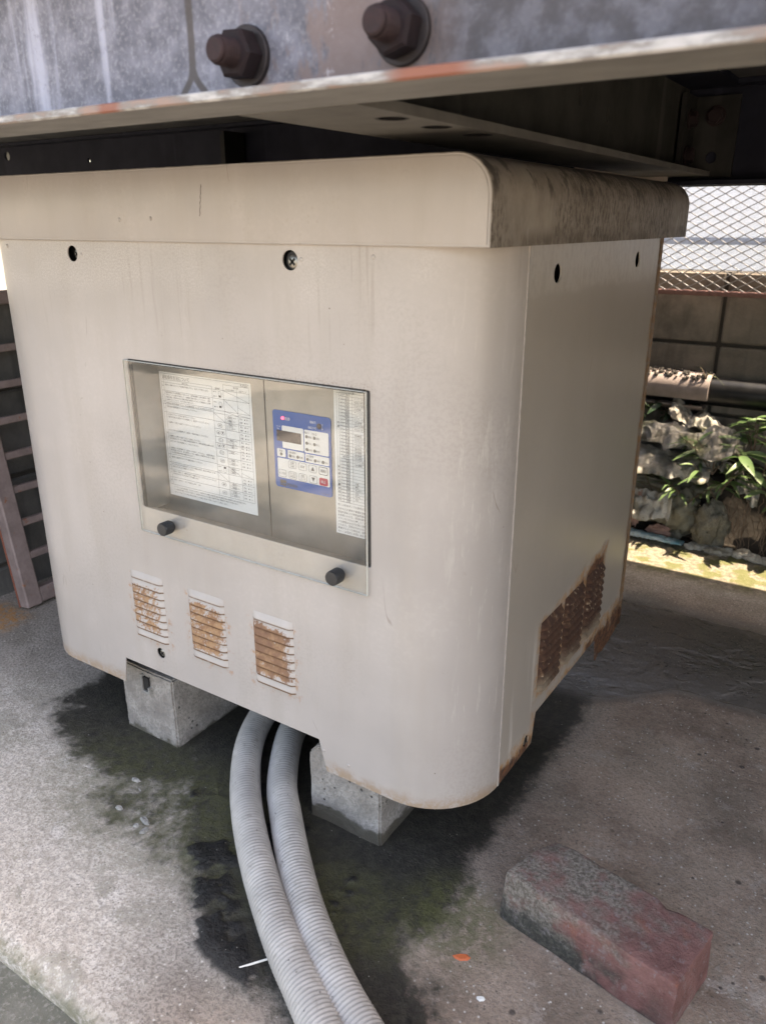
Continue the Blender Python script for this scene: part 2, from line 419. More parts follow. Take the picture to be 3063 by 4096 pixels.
M['paper'] = plain("paper", (.70, .70, .69), .6, var=.04, sc=120)
M['ink'] = plain("ink", (.055, .055, .06), .6)
M['ink_white'] = plain("ink_white", (.62, .64, .68), .5)
def m_conc(name, base, dark, wetline=None, sc=1.0):
    t = T(name); x, y, z = t.xyz; n = t.noise(24*sc, 6, .65); f = t.noise(190*sc, 4, .7)
    c = t.mix(t.mr(n, .3, .7), dark, base)
    c = t.mix(t.mul(t.mr(f, .44, .60), .65), c, tuple(q*.48 for q in base))
    pit = t.mul(t.mr(t.voro(75*sc), .20, .12), t.mr(t.noise(20*sc, 3), .5, .6))
    c = t.mix(t.mul(pit, .8), c, (.05, .047, .043))
    ro = .85
    if wetline:
        w = t.mr(t.add(z, t.mul(t.math('SUBTRACT', n, .5), .05)), wetline-.003, wetline+.004, 1, 0)
        c = t.mix(t.mul(w, .85), c, (.075, .068, .05)); ro = t.fmix(w, .85, .5)
    h = t.math('SUBTRACT', t.add(n, t.mul(f, .5)), t.mul(pit, .8))
    return t.done(t.bsdf(c, ro, 0, t.bump(h, .9, .004)))
M['block'] = m_conc("footing_concrete", (.40, .37, .345), (.24, .215, .195), .020)
M['block_dry'] = m_conc("footing_concrete_dry", (.40, .37, .345), (.22, .195, .18), .003)
M['chip'] = m_conc("chip_concrete", (.40, .39, .37), (.26, .25, .24))
M['stone'] = m_conc("grey_stone", (.24, .225, .19), (.10, .095, .075))
def m_wall(name, base, dark):
    t = T(name); o = t.pos; r = t.rand(); n = t.noise(9, 6, .65); f = t.noise(160, 4, .7); st = t.noise(14, 4, .6, st=(1, 1, .15))
    c = t.mix(t.mr(n, .3, .7), dark, base); c = t.mix(t.mul(t.mr(st, .48, .7), .6), c, tuple(q*.4 for q in dark))
    c = t.mix(t.mul(r, .35), c, tuple(q*.6 for q in base))
    return t.done(t.bsdf(c, .92, 0, t.bump(t.add(f, n), .5, .003)))
M['wall'] = m_wall("wall_block_concrete", (.30, .265, .228), (.15, .134, .116))
M['wall2'] = m_wall("wall_block_grey", (.16, .155, .15), (.075, .075, .075))
M['mortar'] = plain("mortar", (.055, .05, .045), .95, var=.3, bump=.4)
def m_hose():
    t = T("hose_grey_pvc"); n = t.noise(16, 5, .6); f = t.noise(140, 4, .7)
    c = t.mix(t.mr(n, .35, .7), (.36, .34, .32), (.47, .445, .42)); c = t.mix(t.mul(t.mr(t.noise(35, 5, .75), .48, .70), .25), c, (.22, .195, .165)); c = t.mix(t.mul(t.mr(f, .54, .70), .4), c, (.20, .18, .15))
    dk = t.mul(t.mr(t.voro(60), .10, .05), .7); c = t.mix(dk, c, (.06, .055, .05))
    return t.done(t.bsdf(c, .5, 0, t.bump(f, .12, .001), .4))
M['hose'] = m_hose()
def m_brick():
    t = T("brick_red_weathered"); x, y, z = t.xyz; n = t.noise(26, 6, .68); n2 = t.noise(11, 4, .6); f = t.noise(210, 4, .75); lich = t.noise(48, 6, .75)
    c = t.mix(t.mr(n, .3, .7), (.155, .064, .055), (.27, .128, .112))
    c = t.mix(t.mul(t.mr(t.noise(33, 4), .60, .70), .5), c, (.29, .10, .06))
    g = t.mul(t.mr(t.add(n2, t.mul(t.math('SUBTRACT', .56, x), 1.1)), .36, .54), t.mr(lich, .28, .50))
    c = t.mix(t.mul(g, .93), c, t.mix(t.mr(f, .35, .68), (.10, .088, .07), (.33, .29, .245)))
    low = t.mul(t.mr(z, .052, .018), t.mul(t.mr(t.noise(17, 4, .6), .38, .52), t.mr(x, .69, .62)))
    c = t.mix(t.mul(low, .92), c, t.mix(t.mr(f, .4, .7), (.028, .028, .025), (.085, .082, .06)))
    pale = t.mr(t.noise(70, 5, .8), .54, .66); c = t.mix(t.mul(pale, .55), c, (.27, .235, .23))
    return t.done(t.bsdf(c, .75, 0, t.bump(t.add(n, t.add(t.mul(f, 1.2), lich)), .7, .004)))
M['brick'] = m_brick()
def m_galv():
    t = T("weathered_galvanised_steel"); x, y, z = t.xyz; n = t.noise(45, 5, .6); st = t.noise(38, 4, .55, st=(1, 1, .07)); f = t.noise(260, 3, .6)
    c = t.mix(t.mr(n, .3, .7), (.12, .117, .145), (.24, .235, .28))
    lf = t.mr(x, .33, .18)
    c = t.mix(t.mul(t.mr(st, .50, .66), t.mul(lf, .6)), c, (.55, .55, .66))
    c = t.mix(t.mul(t.mr(f, .48, .66), .28), c, (.42, .41, .44)); c = t.mix(t.mul(t.mr(t.noise(110, 5, .8), .54, .68), .35), c, (.07, .065, .075))
    dk = t.mr(x, .31, .44); c = t.mix(t.mul(dk, t.mr(n, .40, .6, .92, .6)), c, (.075, .067, .072))
    rr = t.mul(t.band(x, .30, .46, .03), t.mr(t.noise(26, 6, .75, st=(1, 1, .35)), .46, .54))
    c = t.mix(t.mul(rr, .75), c, (.22, .155, .14))
    wh = t.mul(t.band(x, .325, .40, .02), t.mr(t.noise(30, 6, .75, st=(1, 1, .6)), .56, .64)); c = t.mix(t.mul(wh, .75), c, (.55, .53, .56))
    # the two old coats meet in a dark seam with rounded feet
    px = t.math('ABSOLUTE', t.math('SUBTRACT', x, t.add(.2415, t.mul(t.math('SUBTRACT', t.noise(40, 2), .5), .004))))
    foot = t.mul(t.mr(z, .935, .905), t.mul(t.mr(z, .935, .905), .014))
    seam = t.mr(t.math('ABSOLUTE', t.math('SUBTRACT', px, foot)), .0052, .0022)
    c = t.mix(t.mul(seam, .9), c, (.075, .06, .055))
    return t.done(t.bsdf(c, .6, .25, t.bump(t.add(n, f), .2, .001)))
M['galv'] = m_galv()
def m_flange():
    t = T("galvanised_flange"); x, y, z = t.xyz; n = t.noise(40, 5, .65, st=(.35, 1, 1)); f = t.noise(180, 4, .7)
    c = t.mix(t.mr(n, .3, .7), (.155, .148, .14), (.225, .217, .205))
    ed = t.mr(y, -.2365, -.2385)
    c = t.mix(t.mul(ed, t.mr(n, .42, .6)), c, (.30, .20, .165)); c = t.mix(t.mul(ed, t.mr(n, .50, .36)), c, (.46, .44, .43))
    r = t.mx(t.band(x, .198, .222, .006), t.band(x, .462, .512, .010)); c = t.mix(t.mul(t.mul(r, ed), .85), c, (.24, .075, .042))
    return t.done(t.bsdf(c, .6, .15, t.bump(f, .2, .001)))
M['flange'] = m_flange()
def m_dsteel(name, a, b):
    t = T(name); n = t.noise(14, 5, .6); f = t.noise(120, 4, .7); st = t.noise(20, 3, .5, st=(1, 1, .1))
    c = t.mix(t.mr(n, .3, .7), a, b); c = t.mix(t.mul(t.mr(st, .58, .72), .4), c, tuple(q*1.9 for q in b))
    return t.done(t.bsdf(c, .75, 0, t.bump(f, .2, .001), .18))
M['dsteel'] = m_dsteel("dull_grey_steel", (.036, .036, .033), (.06, .06, .055))
M['navy'] = m_dsteel("dark_navy_steel", (.009, .010, .018), (.016, .018, .029))
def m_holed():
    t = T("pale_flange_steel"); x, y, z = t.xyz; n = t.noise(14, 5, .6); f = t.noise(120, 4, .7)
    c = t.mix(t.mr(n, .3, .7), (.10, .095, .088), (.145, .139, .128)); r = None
    for hy in (-.090, -.018, .061):                     # near-black in and round the three holes: their shade put into the colour
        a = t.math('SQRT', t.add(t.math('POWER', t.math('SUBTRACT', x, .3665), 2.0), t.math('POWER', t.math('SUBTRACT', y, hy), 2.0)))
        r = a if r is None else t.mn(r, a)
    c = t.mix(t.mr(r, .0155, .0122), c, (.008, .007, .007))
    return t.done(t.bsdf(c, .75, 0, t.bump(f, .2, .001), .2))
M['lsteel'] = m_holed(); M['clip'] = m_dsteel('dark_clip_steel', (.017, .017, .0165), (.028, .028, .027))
M['rustbolt'] = plain("rusted_bolt_steel", (.024, .013, .015), .8, .3, var=.5, sc=140, bump=.5)
M['rustbolt2'] = plain("rusted_stud_steel", (.042, .023, .024), .75, .4, var=.5, sc=160, bump=.5)
M['washer'] = plain("washer_steel", (.055, .045, .046), .6, .6, var=.4, sc=120, bump=.3)
def m_gate():
    t = T("brown_gate_paint"); n = t.noise(30, 5, .65); f = t.noise(150, 4)
    c = t.mix(t.mr(n, .3, .7), (.20, .152, .148), (.29, .225, .218)); c = t.mix(t.mr(t.noise(45, 5, .7), .60, .70), c, (.28, .11, .06))
    return t.done(t.bsdf(c, .6, 0, t.bump(f, .2, .001)))
M['gate'] = m_gate()
M['red'] = plain("red_rail_paint", (.25, .13, .115), .6, var=.35, sc=90)
M['mesh'] = plain("galvanised_mesh", (.42, .42, .43), .55, .3, var=.25, sc=60)
def m_frost():
    t = T("frosted_white_sheet"); n = t.noise(130, 5, .75); n2 = t.noise(5, 3)
    tr = t.t.nodes.new("ShaderNodeBsdfTranslucent"); tr.inputs[0].default_value = (.62, .66, .72, 1)
    bmp = t.bump(t.add(n, t.mul(n2, .4)), .9, .006); t.put(tr.inputs['Normal'], bmp)
    m = t.t.nodes.new("ShaderNodeMixShader"); m.inputs[0].default_value = .30
    t.t.links.new(tr.outputs[0], m.inputs[1]); t.t.links.new(t.bsdf((.72, .74, .77), .4, 0, bmp), m.inputs[2]); return t.done(m.outputs[0])
M['frost'] = m_frost()
M['pipe'] = plain("black_pipe", (.009, .0095, .011), .38, var=.2)
M['sleeve'] = plain("dusty_sleeve", (.32, .265, .25), .8, var=.25, sc=40, bump=.3)
M['dirt'] = plain("black_dirt", (.045, .04, .036), .95, var=.6, sc=150, bump=.8)
def m_sack(name, a, b, g):
    t = T(name); n = t.noise(14, 5, .65); f = t.noise(120, 5, .75)
    c = t.mix(t.mr(n, .32, .68), b, a); c = t.mix(t.mul(t.mr(t.noise(8, 4), .52, .64), .8), c, g); c = t.mix(t.mul(t.mr(f, .52, .66), .45), c, (.12, .10, .08))
    return t.done(t.bsdf(c, .7, 0, t.bump(f, .5, .004)))
M['sack'] = m_sack("torn_sack_cloth", (.40, .395, .37), (.15, .14, .12), (.11, .12, .045))
M['sack2'] = m_sack("mossy_sack_cloth", (.26, .25, .20), (.12, .11, .085), (.10, .12, .035))
M['rubble'] = m_sack("crumbled_plaster", (.60, .59, .57), (.30, .285, .26), (.22, .2, .15))
M['blue'] = m_sack("blue_white_plastic", (.62, .70, .76), (.08, .30, .42), (.30, .50, .60))
M['soil'] = plain("dark_soil", (.035, .028, .022), .95, var=.6, sc=70, bump=1.0)
M['pink'] = plain("pale_pink_leaf_litter", (.36, .22, .19), .8, var=.3)
def m_leaf(name, a, b):
    t = T(name); n = t.noise(30, 4); r = t.rand(); c = t.mix(t.add(t.mul(n, .5), t.mul(r, .5)), a, b)
    tr = t.t.nodes.new("ShaderNodeBsdfTranslucent"); t.put(tr.inputs[0], c); m = t.t.nodes.new("ShaderNodeMixShader"); m.inputs[0].default_value = .25
    t.t.links.new(t.bsdf(c, .42, 0), m.inputs[1]); t.t.links.new(tr.outputs[0], m.inputs[2]); return t.done(m.outputs[0])
M['leaf'] = m_leaf("fern_leaf", (.07, .14, .045), (.17, .26, .11))
M['leaf2'] = m_leaf("dark_glossy_leaf", (.018, .045, .022), (.04, .085, .04))
M['grass'] = m_leaf("grass_blade", (.08, .12, .04), (.16, .20, .08))
M['twig'] = plain("dry_root_twig", (.17, .12, .09), .9, var=.4)
M['deck'] = m_dsteel("deck_steel", (.06, .06, .062), (.10, .10, .10))
M['orange'] = plain("orange_leaf_scrap", (.60, .14, .05), .6)
M['white'] = plain("white_scrap", (.75, .74, .70), .6)
M['pale'] = plain("pale_packing_board", (.34, .29, .25), .8, var=.25, sc=25)
def m_pad():
    t = T("stained_slab_concrete"); x, y, z = t.xyz
    wet_shade, moss, brown, mud, pud, ora, lit = (t.attr(k) for k in ('wet_shade', 'moss', 'brown', 'mud', 'puddle', 'orange', 'light'))
    n = t.noise(13, 6, .65); f = t.noise(210, 4, .75); g = t.noise(75, 5, .65)
    c = t.mix(t.mr(n, .3, .7), (.25, .222, .195), (.38, .34, .305))
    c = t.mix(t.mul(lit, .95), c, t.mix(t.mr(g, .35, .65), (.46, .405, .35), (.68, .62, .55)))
    c = t.mix(t.mul(brown, .95), c, t.mix(t.mr(t.add(t.mul(t.noise(4.2, 6, .65), 1.1), t.add(t.mul(n, .3), t.mul(g, .3))), .55, 1.05), (.155, .10, .072), (.46, .34, .262)))
    pt = t.mul(t.mr(t.noise(5.5, 6, .72, dist=.5), .50, .55), t.mr(moss, 0, .1, 1, .6)); c = t.mix(t.mul(pt, t.fmix(lit, .15, .6)), c, (.24, .225, .175))
    pl = t.mr(t.noise(9, 6, .78), .53, .60); c = t.mix(t.mul(t.mul(pl, lit), .55), c, (.74, .69, .64)); c = t.mix(t.mul(t.mul(t.mr(t.noise(16, 6, .8), .55, .62), brown), .5), c, (.44, .37, .32))
    spots = t.mul(t.mul(t.mr(t.voro(21), .115, .06), t.mr(t.noise(6, 3), .44, .52)), brown)
    spots2 = t.mul(t.mul(t.mr(t.voro(47), .13, .07), t.mr(t.noise(9, 3), .50, .58)), t.mx(brown, t.mul(lit, .5)))
    c = t.mix(t.mul(t.mx(spots, spots2), .85), c, (.04, .028, .024))
    pit = t.mul(t.mr(t.voro(125), .24, .12), t.mr(t.noise(18, 4, .7), .42, .54)); c = t.mix(t.mul(pit, t.fmix(wet_shade, .62, .2)), c, (.085, .075, .062))
    vsp = t.mul(t.mr(t.voro(95, t.offs(t.pos, (3.1, 1.7, .4))), .17, .09), t.fmix(wet_shade, .75, .25)); c = t.mix(vsp, c, (.70, .66, .60))
    # exposed aggregate
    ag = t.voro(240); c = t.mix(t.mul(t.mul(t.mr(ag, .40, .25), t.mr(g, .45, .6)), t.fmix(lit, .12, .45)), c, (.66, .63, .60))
    c = t.mix(t.mul(t.mul(t.mr(f, .47, .58), .75), t.mul(t.fmix(wet_shade, 1.0, .5), t.fmix(brown, 1.0, .5))), c, t.mix(lit, (.14, .12, .10), (.33, .295, .265)))
    wm = t.mr(t.add(wet_shade, t.add(t.mul(t.math('SUBTRACT', g, .5), .9), t.mul(t.math('SUBTRACT', t.noise(26, 5, .7), .5), .9))), .20, .74)
    c = t.mix(t.mul(wm, .93), c, t.mix(t.mr(g, .35, .7), (.010, .010, .0095), (.034, .034, .026)))
    mm = t.mul(moss, t.mr(t.noise(55, 5, .7), .32, .58)); c = t.mix(t.mul(mm, .80), c, t.mix(t.mr(f, .4, .6), (.075, .080, .030), (.125, .125, .055)))
    gm = t.mul(t.mr(y, 1.15, 1.25), t.mr(t.add(t.noise(22, 4), t.mul(x, .22)), .56, .66)); c = t.mix(t.mr(y, 1.14, 1.22, 0, .75), c, t.mix(t.mr(g, .35, .65), (.055, .046, .028), (.20, .172, .11))); c = t.mix(t.mul(gm, .8), c, (.095, .105, .028))
    c = t.mix(t.mul(t.mr(mud, .15, .6), .95), c, t.mix(t.mr(f, .35, .7), (.008, .008, .009), (.030, .029, .028)))
    c = t.mix(t.mul(ora, t.mr(g, .35, .6)), c, (.42, .21, .08))
    c = t.mix(t.mul(pud, .88), c, (.030, .029, .027))
    wsp = t.mul(t.mr(t.voro(62), .05, .03), t.mr(t.noise(25, 2), .42, .5)); c = t.mix(t.mul(wsp, .7), c, (.62, .60, .55))
    sp_ = t.fmix(t.mx(wm, mud), .5, .22)
    ro = t.fmix(t.mr(pud, .2, .9), t.fmix(t.mx(wm, mud), .9, .48), .27)
    wv = t.noise(34, 5, .65); h = t.add(t.mul(t.add(f, g), t.fmix(pud, 1.0, .12)), t.mul(t.mul(pud, t.add(wv, t.mul(t.mr(t.noise(7, 4, .6, dist=.6), .46, .54), .5))), .55))
    h = t.add(h, t.mul(mud, t.mul(g, 2.0)))
    return t.done(t.bsdf(c, ro, 0, t.bump(h, .8, .003), t.fmix(pud, sp_, .6)))
M['pad'] = m_pad()
def m_ground():
    t = T("rough_ground"); n = t.noise(5, 6, .65); f = t.noise(130, 5, .75)
    c = t.mix(t.mr(n, .35, .65), (.09, .095, .075), (.19, .185, .165)); c = t.mix(t.mul(t.mr(f, .5, .66), .6), c, (.30, .29, .27))
    far = t.mr(t.xyz[1], -.6, -1.2); c = t.mix(far, c, t.mix(t.mr(t.noise(1.1, 3, .5), .46, .52), (.07, .067, .062), (.32, .30, .275)))  # unseen foreground in made-up pale and dark patches, reflected by the window cover
    return t.done(t.bsdf(c, .95, 0, t.bump(t.add(f, n), .6, .006)))
M['ground'] = m_ground()

# ------------------------------------------------------------------ ground, slab
HOSE1 = [(-.085,.40,.22),(-.082,.33,.12),(-.068,.24,.05),(-.050,.150,.025),(-.016,.086,.0235),(.034,.024,.0235),(.087,-.029,.0235),(.155,-.086,.0235),(.218,-.132,.0235),(.277,-.171,.0235),(.319,-.195,.0235),(.361,-.219,.0235),(.41,-.245,.0235),(.48,-.275,.0235),(.58,-.30,.0235),(.75,-.31,.0235),(1.0,-.29,.0235)]
HOSE2 = [(-.02,.44,.22),(-.022,.38,.12),(-.018,.30,.05),(-.002,.215,.025),(.020,.146,.0235),(.081,.054,.0235),(.132,.001,.0235),(.196,-.059,.0235),(.255,-.109,.0235),(.311,-.149,.0235),(.351,-.174,.0235),(.396,-.198,.0235),(.45,-.222,.0235),(.53,-.245,.0235),(.64,-.258,.0235),(.80,-.255,.0235),(1.05,-.22,.0235)]
g = MB(); S = 60; g.add([(-S,-S,-.03),(S,-S,-.03),(S,S,-.03),(-S,S,-.03)], [(0,1,2,3)])
tag(g.build("ground", M['ground']), kind='structure')

def make_pad():
    x0, x1, y0, y1, st = -1.05, 1.70, -.338, 1.42, .006
    nx = int((x1-x0)/st)+1; ny = int((y1-y0)/st)+1
    X, Y = np.meshgrid(np.linspace(x0, x1, nx), np.linspace(y0, y1, ny))
    n1 = fbm(X, Y, 7); n2 = fbm(X+9, Y+3, 22); n3 = fbm(X+4, Y+8, 60, 4); nb = fbm(X+2, Y+1, 3.2, 3)
    dh = np.full(X.shape, 9.0); sd = np.full(X.shape, 9.0)
    for H in (HOSE1, HOSE2):
        P = resample(catmull([p for p in H if p[2] < .06], 8), .02)
        for p in P: dh = np.minimum(dh, np.hypot(X-p.x, Y-p.y))
    el = lambda cx, cy, rx, ry: np.hypot((X-cx)/rx, (Y-cy)/ry)
    wig = (n1-.5)*.5 + (n2-.5)*.3
    fade = sst(Y + wig*.1, -.27, -.13)
    wet_shade = sst(dh + wig*.13, .15, .035)*(.25+.75*fade)
    wet_shade = np.maximum(wet_shade, .85*sst(el(-.22, .03, .24, .12)+wig, 1.15, .45))
    wet_shade = np.maximum(wet_shade, .95*sst(el(.20, .03, .24, .16)+wig*.8, 1.15, .6))
    wet_shade = np.maximum(wet_shade, .9*sst(np.maximum(np.abs(X+.02)-.40, np.maximum(.03-Y, Y-.62))+wig*.06, .05, -.03))  # ground under the cabinet: damp plus the shade there, as near-black colour
    wet_shade = np.maximum(wet_shade, .55*sst(el(.0, -.06, .24, .12)+wig, 1.2, .4)*(X < .3))
    wet_shade *= 1 - .9*sst(X + wig*.1, .40, .52)*sst(Y, .45, .35)
    brown = sst(X + wig*.12, .30, .46)*sst(Y+wig*.1, 1.2, .9)
    brown = np.maximum(brown, .5*sst(el(.27, -.28, .12, .07)+wig, 1.2, .3))
    light = sst(X + .35*Y + wig*.16, .12, -.06)*sst(Y + wig*.08, .12, -.10)  # clean concrete at left front, with the brighter skylight there put into colour
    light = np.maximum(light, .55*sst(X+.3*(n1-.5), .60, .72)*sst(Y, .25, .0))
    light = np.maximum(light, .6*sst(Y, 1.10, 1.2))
    moss = .95*sst(el(.405, -.005, .085, .085)+wig, 1.2, .35)
    moss = np.maximum(moss, .55*sst(el(.30, -.06, .14, .07)+wig, 1.2, .4))
    moss = np.maximum(moss, .6*sst(el(-.05, -.06, .30, .13)+wig, 1.25, .4))
    moss = np.maximum(moss, .35*sst(n1, .60, .70)*light)
    moss = np.maximum(moss, .8*sst(Y+.03*wig, -.325, -.337))
    side = dh*1.0
    mud = sst(n2+.35*(n1-.5), .56, .64)*sst(el(.075, -.02, .12, .10)+wig*.4, 1.1, .6)
    mud = np.maximum(mud, sst(n2+.3*(n3-.5), .52, .60)*sst(np.abs(dh-.065)+.02*wig, .045, .012)*sst(Y, -.235, -.20)*sst(Y, .02, -.05)*(X < HOSE1[9][0]))
    pe = .645 - .11*sst(X, .53, .38) + .02*np.clip(X-.55, 0, 1)
    pud = sst(Y-pe+wig*.04, -.01, .05)*sst(Y-1.02+wig*.1, .08, -.06)*sst(X, .1, .3)
    ora = sst(el(-.82, .14, .10, .09)+wig, 1.1, .5)
    Z = (n1-.5)*.0022 + (n3-.5)*.0012*(1-pud) + mud*.0075*(n3+.2) - pud*.0012
    # broken front arris
    chip = sst(Y, -.318 + .035*(n2-.45), -.338)
    Z = Z - chip*.014*np.clip(n2*1.6, .2, 1.4)
    V = np.stack([X, Y, Z], -1).reshape(-1, 3)
    skirt = V[:nx].copy(); skirt[:, 2] = -.05; skirt[:, 1] += (n2[0]-.5)*.01
    V = np.concatenate([V, skirt]); i = np.arange(nx*ny).reshape(ny, nx)
    F = np.stack([i[:-1,:-1], i[:-1,1:], i[1:,1:], i[1:,:-1]], -1).reshape(-1, 4)
    s = nx*ny + np.arange(nx); F2 = np.stack([s[:-1], s[1:], i[0,1:], i[0,:-1]], -1); F = np.concatenate([F, F2])
    me = bpy.data.meshes.new("concrete_slab"); me.vertices.add(len(V)); me.vertices.foreach_set('co', V.ravel())
    me.loops.add(F.size); me.loops.foreach_set('vertex_index', F.ravel().astype(np.int32)); me.polygons.add(len(F))
    me.polygons.foreach_set('loop_start', np.arange(0, F.size, 4, dtype=np.int32)); me.update(calc_edges=True); me.validate()
    me.polygons.foreach_set('use_smooth', [True]*len(me.polygons))
    for k, a in (('wet_shade', wet_shade), ('moss', moss), ('brown', brown), ('mud', mud), ('puddle', pud), ('orange', ora), ('light', light)):
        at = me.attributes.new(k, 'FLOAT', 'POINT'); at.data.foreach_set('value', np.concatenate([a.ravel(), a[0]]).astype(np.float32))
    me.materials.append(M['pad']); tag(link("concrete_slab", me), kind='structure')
make_pad()

# soil bed behind the slab
b = MB(); _r = random.Random(2)
b.grid(lambda u, v: (-1.05+2.75*u, 1.40+.34*v, -.02 + .10*sst(np.array(v), .0, .9)*(.6+.8*float(fbm(np.array(u*9.), np.array(v*3.), 1.3))) ), 90, 16)
tag(b.build("soil_bed", M['soil'], smooth=60), kind='structure')

# ------------------------------------------------------------------ walls
def block_wall(name, label, mat, n, z0, rows, place, mortar_box, group=None):
    root = empty(name, place(0, 0, 0)[0:3] if False else mortar_box[0], label, 'wall', group)
    MB().box(*mortar_box).build("mortar", M['mortar'], root)
    bx = place(.39, .19, None); me = bx.mesh("block", mat, smooth=None)
    for r in range(rows):
        for k in range(n): link("block", me, root, place(k, r, 1))
    return root
def pl_back(a, b, c):
    if c is None: return MB().box((0, 0, 0), (a, .10, b), ch=.004)
    return (-1.695+.4*a, 1.72, -.108+.005+.2*b)
block_wall("block_wall", "brown concrete block wall behind the heap of torn sacks, under the wire mesh", M['wall'], 10, 0, 4, pl_back, ((-1.70, 1.728, -.11), (2.30, 1.815, .688)))
def pl_left(a, b, c):
    if c is None: return MB().box((0, 0, 0), (.10, a, b), ch=.004)
    return (-1.005, -.395+.4*a, -.125+.2*b)
block_wall("block_wall", "dark grey concrete block wall seen through the bars of the brown gate", M['wall2'], 5, 0, 4, pl_left, ((-1.0, -.40, -.13), (-.912, 1.60, .665)))

# added wall on the right, out of view, to shade the cabinet's side panel
nb = MB().box((1.9, -.12, -.03), (2.1, 2.6, 2.3)).build("shade_wall", M['wall']); tag(nb, kind='structure')
# mesh fence above the wall
fx0, fx1, fy, fz0, fz1 = -1.1, 1.9, 1.655, .642, .985
fence = empty("mesh_fence", (fx0, fy, fz0), "diamond wire mesh fence with red bottom rail on top of the block wall", "fence")
MB().box((fx0, fy-.008, fz0-.013), (fx1, fy+.008, fz0), ch=.002).build("rail", M['red'], fence)
MB().box((fx0, fy-.010, fz1), (fx1, fy+.010, fz1+.02), ch=.002).build("rail", M['red'], fence)
for x in (fx0, fx1-.03): MB().box((x, fy+.012, -.02), (x+.03, fy+.04, fz1), ch=.002).build("post", M['mesh'], fence)
def strand():
    b = MB(); n = 146; dx = (fx1-fx0)/n; hz = .0056; pts = []
    for i in range(n+1): pts.append((i*dx, 0.0025*(1 if i % 2 else -1), 0 if i % 2 else hz*2))
    v = []; f = []
    w = .0012; d = .0022
    for x, y, z in pts:
        v += [(x, y-d, z-w), (x, y+d, z-w), (x, y+d, z+w), (x, y-d, z+w)]
    for i in range(n):
        for k in range(4):
            a = i*4+k; c = i*4+(k+1) % 4; f.append((a, c, c+4, a+4))
    b.add(v, f); return b.mesh("strand", M['mesh'])
sm = strand(); z = fz0 - .002; k = 0
sm2 = sm.copy()
co = np.empty(len(sm2.vertices)*3); sm2.vertices.foreach_get('co', co); co = co.reshape(-1, 3); co[:, 2] = .0112-co[:, 2]; sm2.vertices.foreach_set('co', co.ravel()); sm2.flip_normals()
while z + .012 < fz1:
    link("strand", sm if k % 2 == 0 else sm2, fence, (fx0, fy, z)); z += .0112; k += 1
# frosted sheet behind the fence
p = MB(); p.box((-1.4, 1.90, .40), (2.2, 1.906, 1.06))
sh = p.thing("frosted_sheet", M['frost'], (.4, 1.90, .40), "bright white frosted sheet standing behind the wire mesh", "sheet")
MB().box((-1.4, 1.889, .755), (2.2, 1.899, .775)).build("batten", M['frost'], sh)

# black pipe with dusty split sleeve
pr = empty("drain_pipe", (.3, 1.655, .36), "thick black pipe with a dusty pink-grey split sleeve, running along the block wall", "pipe")
b = MB(); b.lathe((-1.1, 1.655, .372), (1, 0, 0), [(0, .039), (3.0, .039)], 32); b.build("pipe", M['pipe'], pr, 40)
def shell(a0, a1, r0, r1, x0, x1, ragged=0):
    m = MB(); n = 14
    def q(r, a, x): return (x, 1.655 + r*math.cos(a), .372 + r*math.sin(a))
    v = []; f = []
    for i in range(n+1):
        a = R(a0+(a1-a0)*i/n)
        for r in (r0, r1):
            for x in (x0, x1): v.append(q(r, a, x))
    for i in range(n):
        o = i*4; f += [(o, o+1, o+5, o+4), (o+2, o+6, o+7, o+3), (o, o+4, o+6, o+2), (o+1, o+3, o+7, o+5)]
    f += [(0, 2, 3, 1), (n*4, n*4+1, n*4+3, n*4+2)]; return m.add(v, f)
sl = shell(20, 205, .044, .049, -1.05, .312).build("sleeve", M['sleeve'], pr, 40)
shell(228, 300, .052, .056, -1.05, .300).build("sleeve_lip", M['sleeve'], pr, 40)
b = MB(); rr = random.Random(5)
for i in range(260):
    x = rr.uniform(-.3, .305); a = R(rr.gauss(108, 18)); s = rr.uniform(.003, .008); c = (x, 1.655+.051*math.cos(a), .372+.051*math.sin(a))
    b.lathe(c, (0, 0, 1), [(-s*.4, s*.5), (0, s), (s*.5, s*.6)], 5)
o = b.build("dirt_crust", M['dirt'], pr); o['kind'] = 'stuff'

# ------------------------------------------------------------------ steel platform overhead
deck = MB().box((-2.4, -.165, 1.046), (2.6, 1.524, 1.062)).build("deck", M['deck']); tag(deck, kind='structure')
# front channel, open side towards the viewer
ch = empty("steel_channel", (-2.1, -.24, .894), "weathered grey-violet steel channel beam across the top, two rusty bolts, closest to the viewer", "beam")
b = MB()
b.box((-2.1, -.1815, .899), (2.5, -.175, 1.041)); b.build("web", M['galv'], ch)
def flange(z0, z1, up):
    b = MB(); pr_ = [(-.240, z0+.0012), (-.2388, z0), (-.175, z0), (-.175, z1), (-.189, z1), (-.2385, z1-.002 if up else z1), (-.240, z1-.003)]
    n = len(pr_); v = []
    for x in (-2.1, 2.5): v += [(x, y, z) for y, z in pr_]
    f = [(i, (i+1) % n, n+(i+1) % n, n+i) for i in range(n)] + [tuple(range(n))[::-1], tuple(range(n, 2*n))]
    return b.add(v, f)
flange(.894, .9025, True).build("bottom_flange", M['flange'], ch)
MB().box((-2.1, -.240, 1.0345), (2.5, -.175, 1.0445)).build("top_flange", M['flange'], ch)
